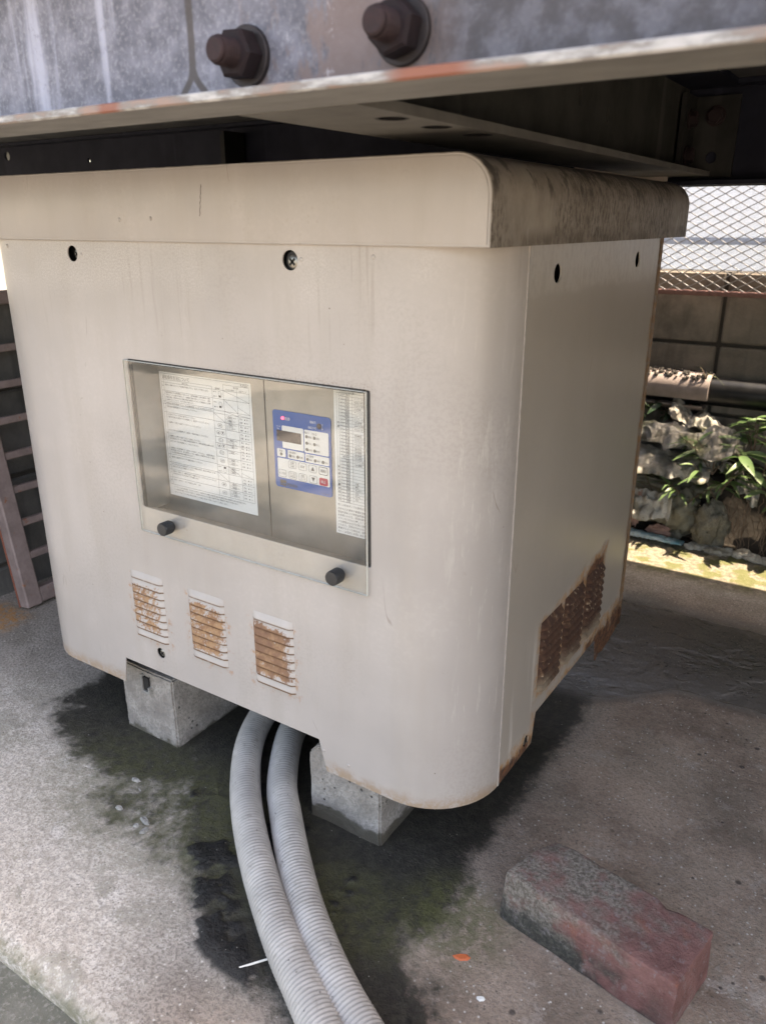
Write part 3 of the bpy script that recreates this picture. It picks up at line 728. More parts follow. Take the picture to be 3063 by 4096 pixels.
# fillet between web and flange
b = MB(); b.grid(lambda u, v: (-2.1+4.6*u, -.1815-.010*(1-math.sin(v*math.pi/2)), .9025+.010*(1-math.cos(v*math.pi/2))-.0002), 2, 8)
b.build("fillet", M['galv'], ch, 60)
def bolt(x, z, ph):
    b = MB(); b.lathe((x, -.1815, z), (0, -1, 0), [(0, .0205), (.0035, .0205), (.004, .0198)], 32)
    w = b.build("washer", M['washer'], ch, 30); return w
for x, z, ph in ((.300, .9305, .2), (.434, .9325, .55)):
    n = MB(); n.lathe((x, -.1855, z), (0, -1, 0), [(0, .0160), (.0012, .0173), (.0135, .0173), (.0155, .0150)], 6, ph=ph)
    no = n.build("nut", M['rustbolt'], ch)
    w = MB(); w.lathe((x, -.1815, z), (0, -1, 0), [(0, .0205), (.0035, .0205), (.004, .0198)], 32); w.build("washer", M['washer'], no, 30)
    s = MB(); prof = []; tt = .0155
    while tt < .030: prof += [(tt, .0099), (tt+.00125, .0089)]; tt += .0025
    prof += [(.0315, .0085), (.0325, .0070)]
    s.lathe((x, -.1855, z), (0, -1, 0), prof, 20); s.build("stud", M['rustbolt2'], no, 20)
# cross beam running back over the lid
xb = empty("steel_cross_beam", (.334, -.17, .894), "dull grey steel beam with three holes in its bottom flange, passing back over the cabinet lid", "beam")
b = MB()
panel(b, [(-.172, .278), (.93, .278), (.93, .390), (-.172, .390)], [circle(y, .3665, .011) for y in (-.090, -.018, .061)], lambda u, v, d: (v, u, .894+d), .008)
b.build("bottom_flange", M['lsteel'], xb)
b = MB(); panel(b, [(-.172, .903), (.93, .903), (.93, 1.036), (-.172, 1.036)], [circle(.395, .966, .006, rz=.011), circle(.505, .957, .006, rz=.011)], lambda u, v, d: (.339-d, u, v), .009)
b.build("web", M['dsteel'], xb)
MB().box((.278, -.172, 1.036), (.424, .915, 1.0445)).build("top_flange", M['navy'], xb)  # navy instead of grey: shade seen through the flange holes put into colour
# rear beam with clips
rb = empty("steel_rear_beam", (0, .94, .879), "dark navy steel beam behind the lid, running left to right under the deck", "beam")
b = MB(); panel(b, [(-2.2, .886), (2.6, .886), (2.6, 1.037), (-2.2, 1.037)], [circle(-1.728, 1.012, .014), circle(-1.335, .986, .007)], lambda u, v, d: (u, .94+d, v), .008)
b.build("web", M['navy'], rb)
MB().box((-2.2, .90, .879), (2.6, .99, .886)).build("bottom_flange", M['navy'], rb)
MB().box((-2.2, .90, 1.037), (2.6, .99, 1.0445)).build("top_flange", M['navy'], rb)
def clip(x0, left=False):
    b = MB(); s = -1 if left else 1
    hs = [circle(x0+s*.047, .925, .010), ] if not left else [circle(x0+s*.03, .925, .010), circle(x0+s*.06, .925, .010)]
    xs = sorted((x0+s*.012, x0+s*.085))
    panel(b, [(xs[0], .892), (xs[1], .892), (xs[1], 1.024), (xs[0], 1.024)], hs, lambda u, v, d: (u, .932+d, v), .008)
    xw = x0 + s*.004; b.box((min(xw, xw+s*.008), .862, .905), (max(xw, xw+s*.008), .932, 1.024))
    c = b.build("clip_angle", M['clip'], rb)
    for (px, pz) in ((x0+s*.047, .992),):
        h = MB(); h.lathe((px, .932, pz), (0, -1, 0), [(0, .017), (.003, .017)], 20); h.lathe((px, .929, pz), (0, -1, 0), [(0, .0135), (.008, .0135), (.009, .011)], 6); h.build("bolt", M['rustbolt'], c)
    for pz in (.985, .928):
        h = MB(); h.lathe((xw+s*.008, .893, pz), (s, 0, 0), [(0, .016), (.003, .016)], 20); h.lathe((xw+s*.011, .893, pz), (s, 0, 0), [(0, .0125), (.010, .0125), (.011, .010)], 6); h.build("bolt", M['rustbolt'], c)
clip(.341); clip(-.72, True)
MB().box((.15, .893, .886), (.326, .899, .940)).build("packing_plate", M['pale'], rb)

# ------------------------------------------------------------------ pump cabinet
CAB = (0, .3, .13); HW, CR, F0 = .4114, .098, .3134
cab = empty("pump_cabinet", CAB, "beige steel pump cabinet with rounded corners, clear control window and rusty vents, on concrete blocks", "cabinet")
ZB, ZN, ZT = .1346, .1800, .805
def wrap(u, z, d):
    s = 1 if u > 0 else -1; a = abs(u)
    if a <= F0: return (u, d, z)
    th = min((a-F0)/CR, math.pi/2); return (s*(F0+(CR-d)*math.sin(th)), CR-(CR-d)*math.cos(th), z)
UE = F0 + CR*math.pi/2; NA = 14
us = [F0 + CR*math.pi/2*k/NA for k in range(NA+1)]
outer = [(-u, ZB) for u in us[::-1]] + [(-.188, ZB), (-.180, ZN), (.198, ZN), (.210, ZB)] + [(u, ZB) for u in us] + [(u, ZT) for u in us[::-1]] + [(-u, ZT) for u in us]
WX0, WX1, WZ0, WZ1 = -.099, .2825, .446, .6505
holes = [rrect(WX0, WZ0, WX1, WZ1, .003, 2), circle(-.183, .7785, .0100), circle(.181, .7785, .0105), circle(-.096, .2145, .0085)]
lines = [((s*u, ZB), (s*u, ZT)) for s in (-1, 1) for u in us[:-1]]
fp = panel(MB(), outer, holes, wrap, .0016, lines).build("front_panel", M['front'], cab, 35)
M['fold'] = plain("fold_highlight_paint", (.42, .38, .35), .5, var=.25, sc=120)  # lighter strip: the highlight along the panel edge put into the colour
for s_ in (-1, 1): MB().box((min(s_*(HW-.004), s_*(HW+.0009)), .0950, ZB+.0005), (max(s_*(HW-.004), s_*(HW+.0009)), .0978, ZT-.002)).build("edge_highlight", M['fold'], cab)
# vents pressed out of the front panel
def louver_mesh(w, h, dep, mat, side=False):
    b = MB(); nu, nv = 15, 7
    def fn(u, v):
        uu = (u-.5)*w; e = min(1.0, (w/2-abs(uu))/.007); e = math.sin(max(0, e)*math.pi/2)
        if v < .999: tt = v/(5/6); o = dep*e*math.sin(min(1, tt)*math.pi/2)**1.3; zz = -h*min(1, tt)
        else: o = 0.0; zz = -h+.0006
        return (o+.0001, uu, zz) if side else (uu, -o-.0001, zz)
    b.grid(fn, nu, nv)
    if not side: b.f = [q[::-1] for q in b.f]
    return b.mesh("louver", mat, smooth=50)
lm = louver_mesh(.068, .0112, .0038, M['louver'])
for cx in (-.110, .0088, .1285):
    for k in range(9): link("louver", lm, fp, (cx, 0, .3405-.0118*k))
# small pimples in the paint
pm = MB().lathe((0, 0, 0), (0, -1, 0), [(0, .0026), (.0006, .0022), (.0009, .0008)], 12).mesh("paint_bump", M['front'], smooth=60)
for x, z in ((-.325, .786), (-.165, .7775), (.196, .7795), (.287, .7840), (.205, .165), (.245, .158)): link("paint_bump", pm, fp, (x, 0, z))
def screw(parent, c, ax, r=.0068, deep=.006):
    ax = Vector(ax); c = Vector(c) - ax*deep; b = MB()
    b.lathe(c, ax, [(-.004, r*1.5), (-.001, r*1.5)], 20, 1)
    b.lathe(c, ax, [(-.001, r), (.0012, r), (.0026, r*.78), (.0032, r*.35)], 20, 0)
    u = ax.orthogonal().normalized(); w = ax.cross(u)
    for a, q in ((u, w), (w, u)):
        P = [c + ax*.0036 + a*(i*r*.62) + q*(j*r*.16) for i, j in ((-1,-1),(1,-1),(1,1),(-1,1))]
        if (P[1]-P[0]).cross(P[2]-P[1]).dot(ax) < 0: P = P[::-1]
        b.add(P, [(0,1,2,3)], 1)
    return b.build("screw", [M['screw'], M['dark']], parent, 40)
screw(fp, (-.178, 0, .778), (0,-1,0)); screw(fp, (.184, 0, .777), (0,-1,0), .0075, .003); screw(fp, (-.094, 0, .2145), (0,-1,0), .0062, .004)
# dark liner behind the screw holes and openings
# side panels
def side_panel(s):
    x = s*HW
    o = [(.1000, ZB), (.203, ZB), (.212, ZN), (.447, ZN), (.4575, ZN-.003), (.463, .150), (.468, .1335), (.480, .141), (.500, .137), (.532, .140), (.576, .150), (.576, ZT), (.1000, ZT)]
    hl = [circle(.176, .7640, .0105), circle(.470, .7680, .0105), circle(.183, .1500, .0085), rrect(.4795, .147, .4845, .163, .002, 2)]
    b = MB(); panel(b, o, hl, (lambda u, v, d: (x-d, u, v)) if s > 0 else (lambda u, v, d: (x+d, .6752-u, v)), .0016)
    if s < 0:
        b = MB(); panel(b, [(-p, q) for p, q in o][::-1], [[(-p, q) for p, q in h] for h in hl], lambda u, v, d: (x+d, -u, v), .0016)
    return b.build("side_panel", M['side'], cab)
sp = side_panel(1); side_panel(-1)
sp['label'] = "right side panel with heavily rusted vents"
lms = louver_mesh(.074, .0112, .0070, M['louver_side'], True)
for cy in (.245, .331, .419):
    for k in range(9):
        link("louver", lms, sp, (HW, cy, .3195-.0118*k))
for (y, z) in ((.176, .764), (.470, .768)): screw(sp, (HW, y, z), (1,0,0), .0066, .010)
screw(sp, (HW, .183, .150), (1,0,0), .0062, .003)
# back panel with its own folded edge
pb = []
for s in (1,):
    prof = [(HW+.0006, .5785), (HW+.0006, .592), (HW-.006, .602), (HW-.02, .606), (-HW+.02, .606), (-HW+.006, .602), (-HW-.0006, .592), (-HW-.0006, .5785)]
b = MB(); n = len(prof); v = [(x, y, z) for z in (.150, ZT) for x, y in prof] + [(x*.995, min(y, .604)-.0, z) for z in (.150, ZT) for x, y in prof]
f = [(i, i+1, n+i+1, n+i) for i in range(n-1)] + [(2*n+i+1, 2*n+i, 3*n+i, 3*n+i+1) for i in range(n-1)]
b.add(v, f); b.build("back_panel", M['side'], cab, 40)
# dark inside: liner walls so that holes and seams look into darkness
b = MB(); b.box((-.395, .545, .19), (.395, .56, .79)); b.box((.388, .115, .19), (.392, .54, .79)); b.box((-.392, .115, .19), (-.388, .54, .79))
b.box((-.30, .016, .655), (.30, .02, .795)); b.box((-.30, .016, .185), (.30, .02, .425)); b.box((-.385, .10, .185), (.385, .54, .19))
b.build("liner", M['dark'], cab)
b = MB()
for x in (-.20, .20):
    b.box((x-.05, .055, .1285), (x+.05, .55, .134)); b.box((x-.004, .056, .134), (x+.004, .549, .178)); b.box((x-.05, .055, .178), (x+.05, .55, .1835))
b.box((-.15, .30, .135), (.15, .36, .18)); b.build("base_frame", M['navy'], cab)
# lid
LX, LZ0, LZ1, LR, LY0, LY1 = .417, .7945, .875, .036, -.0065, .701
def lid_prof(inset=0.0, n=12):
    p = [(-LX+inset, LZ0+inset)]
    p += [(-LX+LR-(LR-inset)*math.cos(a), LZ1-LR+(LR-inset)*math.sin(a)) for a in [math.pi/2*k/n for k in range(n+1)]]
    p += [(LX-LR+(LR-inset)*math.sin(a), LZ1-LR+(LR-inset)*math.cos(a)) for a in [math.pi/2*k/n for k in range(n+1)]]
    p += [(LX-inset, LZ0+inset)]; return p
b = MB(); P0 = lid_prof(); P1 = lid_prof(.0012); n = len(P0)
rings = [(LY0+.0012, P0), (LY1-.0012, P0), (LY1, P1)]
rings = [(LY0, P1)] + rings
v = [(x, y, z) for y, P in rings for x, z in P]; f = []
for i in range(len(rings)-1):
    for k in range(n): f.append((i*n+k, i*n+(k+1) % n, (i+1)*n+(k+1) % n, (i+1)*n+k))
f.append(tuple(range(n))[::-1]); f.append(tuple(range((len(rings)-1)*n, len(rings)*n)))
b.add(v, [q[::-1] for q in f]); lid = b.build("lid", M['lid'], cab, 35)
b = MB(); P2 = lid_prof(.0030); P3 = lid_prof(.0036)
v = [(x, LY0-.0001, z) for x, z in P2] + [(x, LY0-.0009, z) for x, z in P2] + [(x, LY0-.0012, z) for x, z in P3]; n = len(P2)
f = [(k, (k+1) % n, n+(k+1) % n, n+k) for k in range(n)] + [(n+k, n+(k+1) % n, 2*n+(k+1) % n, 2*n+k) for k in range(n)] + [tuple(range(2*n, 3*n))]
b.add(v, f); ep = b.build("end_plate", M['lid'], lid, 30)
ep.data.flip_normals() if ep.data.polygons[len(ep.data.polygons)-1].normal.y > 0 else None
for x, z in ((-.075, .8195), (-.020, .8205)): link("paint_bump", pm, lid, (x, LY0-.0012, z))
# scratch
b = MB(); pts = [(.0655+.0005*math.sin(k*2.1)-.005*(k/14), LY0-.0013, .8555-.0325*k/14) for k in range(15)]
b.tube(pts, [.0001+.00025*abs(math.sin(k*1.7+.5)) for k in range(15)], 4); b.build("scratch", M['rustbolt2'], lid)

# control recess behind the window
RD = .0505
b = MB(); b.box((-.112, RD+.0, .405), (.0885, RD+.0015, .668)); b.build("control_plate", M['stainless'], cab)
cp = MB().box((.0905, RD, .405), (.315, RD+.0015, .668)).build("control_plate", M['stainless'], cab)
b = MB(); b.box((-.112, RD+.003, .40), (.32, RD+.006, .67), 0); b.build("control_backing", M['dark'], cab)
b = MB(); b.box((-.1025, .0022, .436), (-.1010, RD-.0003, .66)); b.box((.2985, .0022, .40), (.300, RD-.0003, .66)); b.box((-.1009, .0022, .6595), (.2984, RD-.0003, .661))
b.build("recess_wall", M['stainless'], cab)
b = MB(); v = [(-.1008, .0022, .4455), (.2984, .0022, .4455), (.2984, RD-.0004, .4255), (-.1008, RD-.0004, .4255)]
v += [(x, y, z-.0015) for x, y, z in v]; b.add(v, [(0,1,2,3),(7,6,5,4),(0,4,5,1),(1,5,6,2),(2,6,7,3),(3,7,4,0)]); b.build("recess_sill", plain("dusty_sill", (.17, .155, .135), .6, .2, var=.5, sc=60), cab)
b = MB(); b.box((.2725, .0024, .4475), (.2835, .006, .6485)); b.box((-.1005, .0020, .4450), (-.0965, .006, .6530)); b.box((-.0964, .0020, .6455), (.2724, .006, .6530)); b.build("gasket_shadow_gap", M['black_plastic'], cab)  # right strip: black gasket; left and top strips stand in for the shadow gap
# clear cover with two thumb knobs
cvb = MB().box((-.1035, -.0042, .4105), (.2795, -.0012, .6490), ch=.0006); cvb.mi = [0 if i in (2, 3) else 1 for i in range(len(cvb.f))]
cv = cvb.build("window_cover", [M['acrylic'], plain('acrylic_cut_edge', (.55, .56, .52), .3, var=.1)], cab)  # opaque pale edges: the bright line the chamfers catch, put into colour
cv['label'] = "clear acrylic cover over the control window"
def knob(x, z):
    b = MB(); n = 48; prof = [(0, .0072), (.003, .0072), (.0032, .0092), (.0165, .0092), (.0178, .0084), (.0180, .0070)]
    ax = Vector((0,-1,0)); v = []; f = []
    for tq, r in prof:
        for k in range(n):
            a = 2*math.pi*k/n; rr_ = r*(1 - (.045 if (k % 2 and .0031 < tq < .017) else 0)); v.append((x+rr_*math.cos(a), -.0043-tq, z+rr_*math.sin(a)))
    for i in range(len(prof)-1):
        for k in range(n): a, c = i*n+k, i*n+(k+1) % n; f.append((a, c, c+n, a+n))
    f.append(tuple(range((len(prof)-1)*n, len(prof)*n))); b.add(v, f); b.build("thumb_knob", M['black_plastic'], cv, 25)
knob(-.0405, .4305); knob(.2415, .4305)

# --- lettering
_tc = bpy.data.curves.new("tmp_text", 'FONT'); _to = bpy.data.objects.new("tmp_text", _tc); COL.objects.link(_to)
_cache = {}
def glyphs(s):
    if s not in _cache:
        _tc.body = s; _tc.size = 1.0; _tc.resolution_u = 2
        dg = bpy.context.evaluated_depsgraph_get(); dg.update()
        me = bpy.data.meshes.new_from_object(_to.evaluated_get(dg)); v = [tuple(q.co) for q in me.vertices]; f = [tuple(q.vertices) for q in me.polygons]
        bpy.data.meshes.remove(me); _cache[s] = (v, f)
    return _cache[s]
def text(mb, s, x, z, w, h, y, align='l', mi=0, keep=True):
    """string s fitted into width w and height h, starting at (x, z) on the plane y"""
    v, f = glyphs(s)
    if not v: return
    x0 = min(q[0] for q in v); x1 = max(q[0] for q in v); z0 = min(q[1] for q in v); z1 = max(q[1] for q in v)
    sz = h/max(z1-z0, 1e-4); sx = sz
    if (x1-x0)*sx > w: sx = w/(x1-x0)
    ww = (x1-x0)*sx; ox = {'l': 0, 'c': -ww/2, 'r': -ww}[align]
    mb.add([(x+ox+(q[0]-x0)*sx, y, z+(q[1]-z0)*sz) for q in v], f, mi)
def line(mb, x0, z0, x1, z1, y, w=.00025, mi=0):
    d = Vector((x1-x0, z1-z0)); L = d.length
    if L == 0: return
    d /= L; n = Vector((-d.y, d.x))*w/2
    mb.add([(x0-n.x, y, z0-n.y), (x1-n.x, y, z1-n.y), (x1+n.x, y, z1+n.y), (x0+n.x, y, z0+n.y)], [(0,1,2,3)], mi)
def poly(mb, pts, y, mi=0): mb.add([(x, y, z) for x, z in pts], [tuple(range(len(pts)))], mi)
def ring(mb, o, w, y, mi=0):
    cx = sum(p[0] for p in o)/len(o); cz = sum(p[1] for p in o)/len(o); n = len(o)
    mx_ = max(abs(p[0]-cx) for p in o); mz_ = max(abs(p[1]-cz) for p in o)
    i_ = [(cx+(p[0]-cx)*(1-w/mx_), cz+(p[1]-cz)*(1-w/mz_)) for p in o]
    mb.add([(x, y, z) for x, z in o] + [(x, y, z) for x, z in i_], [(k, (k+1) % n, n+(k+1) % n, n+k) for k in range(n)], mi)

# --- keypad (90 x 100 mm), measured from its upper left corner in mm
KX, KZ = .102, .599; KY = RD - .0008
kx = lambda m: KX+m/1000
kz = lambda m: KZ+m/1000
def slab2(mb, outline, y0, y1, mi=0):
    n = len(outline); mb.add([(x, y1, z) for x, z in outline]+[(x, y0, z) for x, z in outline], [tuple(range(n))]+[(k, n+k, n+(k+1) % n, (k+1) % n) for k in range(n)], mi)
b = MB(); slab2(b, rrect(kx(0), kz(-100), kx(90), kz(0), .004), RD-.0001, KY); kp = b.build("keypad", M['kp_blue'], cab)
kp['label'] = "blue membrane keypad with white fields"
Y1 = KY-.0003; Y2 = KY-.0006; Y3 = KY-.0009
for x0, z0, x1, z1 in ((14.3,-47.3,48,-18.8), (49.4,-48,86.3,-19.3), (4.9,-59.6,18.4,-49.2), (22.2,-59.8,48.2,-49.2), (50,-60.2,86.5,-49.6), (5,-87,86.8,-61.4)):
    b = MB(); slab2(b, rrect(kx(x0), kz(z0), kx(x1), kz(z1), .0016), KY-.00005, Y1); b.build("white_field", M['kp_white'], kp)
b = MB(); slab2(b, [(kx(5.6), kz(-39.2)), (kx(44.6), kz(-39.2)), (kx(44.6), kz(-25.3)), (kx(5.6), kz(-25.3))], KY-.00005, Y2); b.build("display", M['kp_dark'], kp)
def dot(name, x, z, r, mat, y=None):
    b = MB(); slab2(b, circle(kx(x), kz(z), r/1000, 16), KY-.00005, y or Y2); b.build(name, mat, kp)
b = MB(); b.lathe((kx(16.5), KY-.00005, kz(-9.3)), (0,-1,0), [(0, .0020), (.0009, .0020), (.0017, .0012)], 16); b.build("power_lamp", M['led'], kp, 50)
dot("switch_hole", 72.7, -12.4, 3.6, M['kp_dark'])
for x, z in ((53.2,-27.8),(65.1,-27.9),(53.2,-35.9),(65.1,-36),(53.2,-44),(65.1,-44.1),(11.7,-55.9),(26,-56.2),(38.2,-56.1),(53.5,-56.5),(65.5,-56.4),(77.4,-56.5)): dot("lamp", x, z, 2.1, M['kp_grey'])
pr_ = MB(); W = 1; K = 0
def kt(s, x, z, w, h, col=K, al='c'): text(pr_, s, kx(x), kz(z-h/2), w/1000, h/1000, Y3, al, col)
kt('電源', 24, -9.4, 8, 3.9, W); kt('運転可', 63.8, -8.4, 9.5, 3.2, W); kt('運転不可', 62.4, -15.5, 12.5, 3.2, W); kt('ポンプ', 9.2, -20.4, 6, 2, W); kt('No.', 9, -23.2, 4, 1.6, W)
line(pr_, kx(78), kz(-8.7), kx(78), kz(-16.2), Y3, .0004, W)
for z, s in ((-8.3, -1), (-16.6, 1)): poly(pr_, [(kx(78), kz(z)), (kx(78-s*.9), kz(z+s*1.9)), (kx(78+s*.9), kz(z+s*1.9))][::1], Y3, W)
kt('No.1', 53.6, -22.6, 6.4, 3, K); kt('No.2', 65.6, -22.8, 6.8, 3, K)
for k_, s in enumerate(('運転', '停止', '故障')):
    for x in (55.9, 67.8): kt(s, x, -27.9-8.1*k_, 5.6, 2.7, K, 'l')
kt('警報', 11.6, -51.6, 5.2, 2.7); kt('運転選択', 30, -51.6, 10.6, 2.7); kt('自動', 28.6, -56.2, 5.4, 2.7, K, 'l'); kt('試験', 41, -56.1, 5.4, 2.7, K, 'l')
kt('水位警報', 57.8, -51.9, 11, 2.8); kt('満水', 56.2, -56.5, 5.2, 2.7, K, 'l'); kt('減水', 68.2, -56.4, 5.2, 2.7, K, 'l'); kt('渇水', 80, -56.5, 5.2, 2.7, K, 'l')
def button(x, z, w=12.2, h=9.6, mat='kp_white', edge=K):
    o = rrect(kx(x-w/2), kz(z-h/2), kx(x+w/2), kz(z+h/2), .0021)
    b = MB(); slab2(b, o, Y1+.0001, Y2); b.build("button", M[mat], kp)
    if mat == 'kp_white': ring(pr_, o, .00035, Y3, edge)
for x, z in ((29.2,-67.2),(45.4,-67.2),(61.4,-67.3),(12.8,-80.9),(29.2,-81.1),(45.5,-81.2),(61.8,-81)): button(x, z)
button(77.7, -67.5, 13.4, 10.2); ring(pr_, rrect(kx(77.7-6.4), kz(-67.5-4.8), kx(77.7+6.4), kz(-67.5+4.8), .0019), .0004, Y3, K)
button(77.5, -81.5, 13.2, 9.8, 'kp_red')
kt('試験', 29.2, -65, 6, 2.6); line(pr_, kx(25.4), kz(-67.2), kx(33), kz(-67.2), Y3, .0003); kt('自動', 29.2, -69.4, 6, 2.6); kt('設定', 45.4, -67.2, 6.4, 3.2)
poly(pr_, [(kx(58.6), kz(-70)), (kx(64.2), kz(-70)), (kx(61.4), kz(-64.3))], Y3, K); poly(pr_, [(kx(59), kz(-78.2)), (kx(61.8), kz(-83.9)), (kx(64.6), kz(-78.2))], Y3, K)
kt('運転', 77.7, -67.5, 8.4, 4.2); kt('停止', 77.5, -81.5, 7.6, 3.8, W); kt('ポンプ選択', 12.8, -80.9, 10.6, 2.7)
kt('ブザー停止', 29.2, -79, 10, 2.2); line(pr_, kx(25), kz(-81.1), kx(33.4), kz(-81.1), Y3, .0003); kt('警報解除', 29.2, -83.2, 9, 2.2)
kt('機能', 45.5, -79, 5, 2.3); line(pr_, kx(41.4), kz(-81.2), kx(49.6), kz(-81.2), Y3, .0003); kt('モニタ', 45.5, -83.4, 7.4, 2.5)
kt('EBARA', 20.2, -94.9, 16, 3.9, K, 'l')
# square emblem with wavy bars
poly(pr_, [(kx(8.2), kz(-93.6)), (kx(18.2), kz(-93.6)), (kx(18.2), kz(-89.8)), (kx(8.2), kz(-89.8))], Y3, K)
for k_, z in enumerate((-94.9, -96.9)):
    up = [(kx(8.2+q), kz(z+.75+.55*math.sin(q*.63))) for q in range(11)]; dn = [(kx(8.2+q), kz(z-.6+.55*math.sin(q*.63))) for q in range(11)]
    poly(pr_, dn+up[::-1], Y3, K)
kt('LCD-P10473', 85.8, -96.6, 13, 1.5, K, 'r')
pr_.build("print", [M['ink'], M['ink_white']], kp)['kind'] = 'stuff'

# --- operating instruction sheet
SX0, SX1, SZ0, SZ1 = -.0985, .0675, .4502, .6267
SY = RD-.0002; SP = SY-.0004
b = MB(); slab2(b, [(SX0, SZ0), (SX1, SZ0), (SX1, SZ1), (SX0, SZ1)], RD-.00002, SY); s1 = b.build("instruction_sheet", M['paper'], cab)
p = MB(); FX0, FX1, FZ0, FZ1 = -.0950, .0640, .4666, .6246
L_ = lambda a, bb, c, d, w=.0003: line(p, a, bb, c, d, SP, w)
C1, C2, C3, C4 = -.0905, -.0002, .0198, .0435
L_(FX0, FZ1, FX1, FZ1); L_(FX0, FZ0, FX1, FZ0); L_(FX0, FZ0, FX0, FZ1); L_(FX1, FZ0, FX1, FZ1); L_(C1, FZ0, C1, .6163); L_(C2, FZ0, C2, .6163); L_(C3, FZ0, C3, .6205); L_(C4, FZ0, C4, .6163)
rl = [.6163, .6126, .6014, .5867, .5825, .5712, .5113, .4997, .4891, .4776]
for z in rl: L_(FX0, z, C2, z)
for z in (.6608-.048, .6011, .5855, .5815, .5706, .5608, .5497, .5411, .5335, .5225, .5106, .4998, .4890, .4780): L_(C2, z, FX1, z)
L_(C3, .6205, FX1, .6205)
text(p, '運転操作方法について', FX0+.002, .6172, .052, .0056, SP); text(p, 'P-T201', FX1-.002, .6208, .014, .0030, SP, 'r')
text(p, '操作方法', -.05, .6128, .014, .0026, SP, 'c'); text(p, '操作部', (C2+C3)/2, .6132, .012, .0026, SP, 'c'); text(p, '表示部', (C3+FX1)/2, .6168, .012, .0028, SP, 'c')
text(p, 'デジタル表示', (C3+C4)/2, .6134, .021, .0024, SP, 'c'); text(p, 'LEDランプ', (C4+FX1)/2, .6134, .018, .0024, SP, 'c')
for k_, z in enumerate((.607, .594, .5842, .576, .541, .505, .494, .483, .472)): text(p, str(k_) if k_ else 'No', FX0+.0022, z, .003, .0021, SP, 'c')
T1 = [(.6088, '運転可―運転不可スイッチを運転不可側にすると、全ポンプが停止します。'),
 (.5986, '電源送電前に次の運転準備ができましたら、操作盤前面の上部の運転可―運転'), (.5953, '不可スイッチを運転不可側にして、制御盤に電源を投入してください。（運転'), (.5920, '可側の場合、停電時のための運転状態記憶保持によりポンプが電源投入と同時'), (.5887, 'に始動することがあり、けがの恐れがあります。）'),
 (.5836, '制御盤内の配線用遮断器（ＭＣＢ）または漏電遮断器（ＥＬＢ）をＯＮにしてください。'), (.5790, '制御盤内の制御電源スイッチをＯＮにしてください。'),
 (.5680, '圧力設定（ＰＡ）を下記に従い行ってください。'), (.5645, '①操作表示部上の設定キーを５秒間押して、設定モードにしてください。'), (.5570, '②▲▼キーを押して設定コードをＦＯＪにしてください。'), (.5460, '③モニタキーを１秒間押して、設定データ表示状態にしてください。'),
 (.5375, '④▲▼キーを押して圧力（ＰＡ）を設定してください。'), (.5342, '（左の設定は２３５（ｍ）に設定した場合の設定例です。実際の設定値とは異なります。）'), (.5300, '⑤モニタキーを１秒間押して、入力してください。'),
 (.5205, '⑥設定キーを５秒間押して、設定モードを終了してください。（設定処理前の'), (.5172, '表示画面に戻ります。また設定モードでキー操作が３分間行われなかった場合'), (.5139, 'にも設定処理前の表示画面に戻ります。）'), (.5070, '運転可―運転不可スイッチを運転可側にしてください。'),
 (.4965, 'ポンプNo.デジタル表示がＦ２１６Ｏの場合は吐口、吸込の場合は"-Ｇ"が'), (.4932, '点灯していることを確認してください。'), (.4858, '運転キーを押して、始動圧力以下で警報やＥ２２（システムインターロック）'), (.4825, 'が表示されていなければポンプが始動します。'), (.4735, '停止キーを押すと、ポンプは停止します。（注）')]
for z, s in T1: text(p, s, C1+.002, z-.0006, min(.087, .0024*len(s)), .0024, SP)
for z, s in ((.4625, '＊：Ｆ２１６Ｏの方式の場合、モニタキーを押すと、吐出圧力→入力電圧→始動可否号機→受水槽選択状態→警報表示に表示が切り替わります。'), (.4590, '＊：直結方式の場合、モニタキーを押すと、吐出圧力→流入圧力→入力電圧→始動可否号機→警報表示に表示が切り替わります。'), (.4550, '（注）ポンプNo.デジタル表示に数字が点滅している場合、停止キーを押しても全ポンプは停止しません。')):
    text(p, s, FX0+.006, z-.0006, min(.150, .0021*len(s)), .0024, SP)
for za, zb in ((.6126, .6011), (.6011, .5855), (.5855, .5815), (.5106, .4998)): L_(C3, za, C4, zb if zb < .59 else (za+zb)/2); L_(C4, (za+zb)/2, FX1, zb)
L_(C2, .5815, C3, .5706); L_(C2, .4998, C3, .4890)
def sw(z, up):
    o = [(.0112, z-.0040), (.0152, z-.0040), (.0152, z+.0040), (.0112, z+.0040)]; ring(p, o, .0003, SP)
    poly(p, [(.0115, z+(.0012 if up else -.0036)), (.0149, z+(.0012 if up else -.0036)), (.0149, z+(.0036 if up else -.0012)), (.0115, z+(.0036 if up else -.0012))], SP)
    text(p, '運転可', .0015, z+.0022, .006, .0017, SP); text(p, '運転不可', .0012, z-.0040, .008, .0017, SP); L_(.0172, z-.002, .0172, z+.002)
sw(.6070, 0); sw(.5932, 0); sw(.5052, 1)
def key(z, s):
    for q, xx in enumerate((.0060, .0136) if s == '▲▼' else (.0098,)):
        ring(p, rrect(xx-.0042 if s != '▲▼' else xx-.0032, z-.0024, xx+.0042 if s != '▲▼' else xx+.0032, z+.0024, .0022), .0003, SP)
        text(p, s[q] if s == '▲▼' else s, xx, z-.0012, .006, .0024, SP, 'c')
for z, s in ((.5655, '設定'), (.5555, '▲▼'), (.5455, 'モニタ'), (.5378, '▲▼'), (.5285, 'モニタ'), (.5170, '設定'), (.4838, '運転'), (.4722, '停止')): key(z, s)
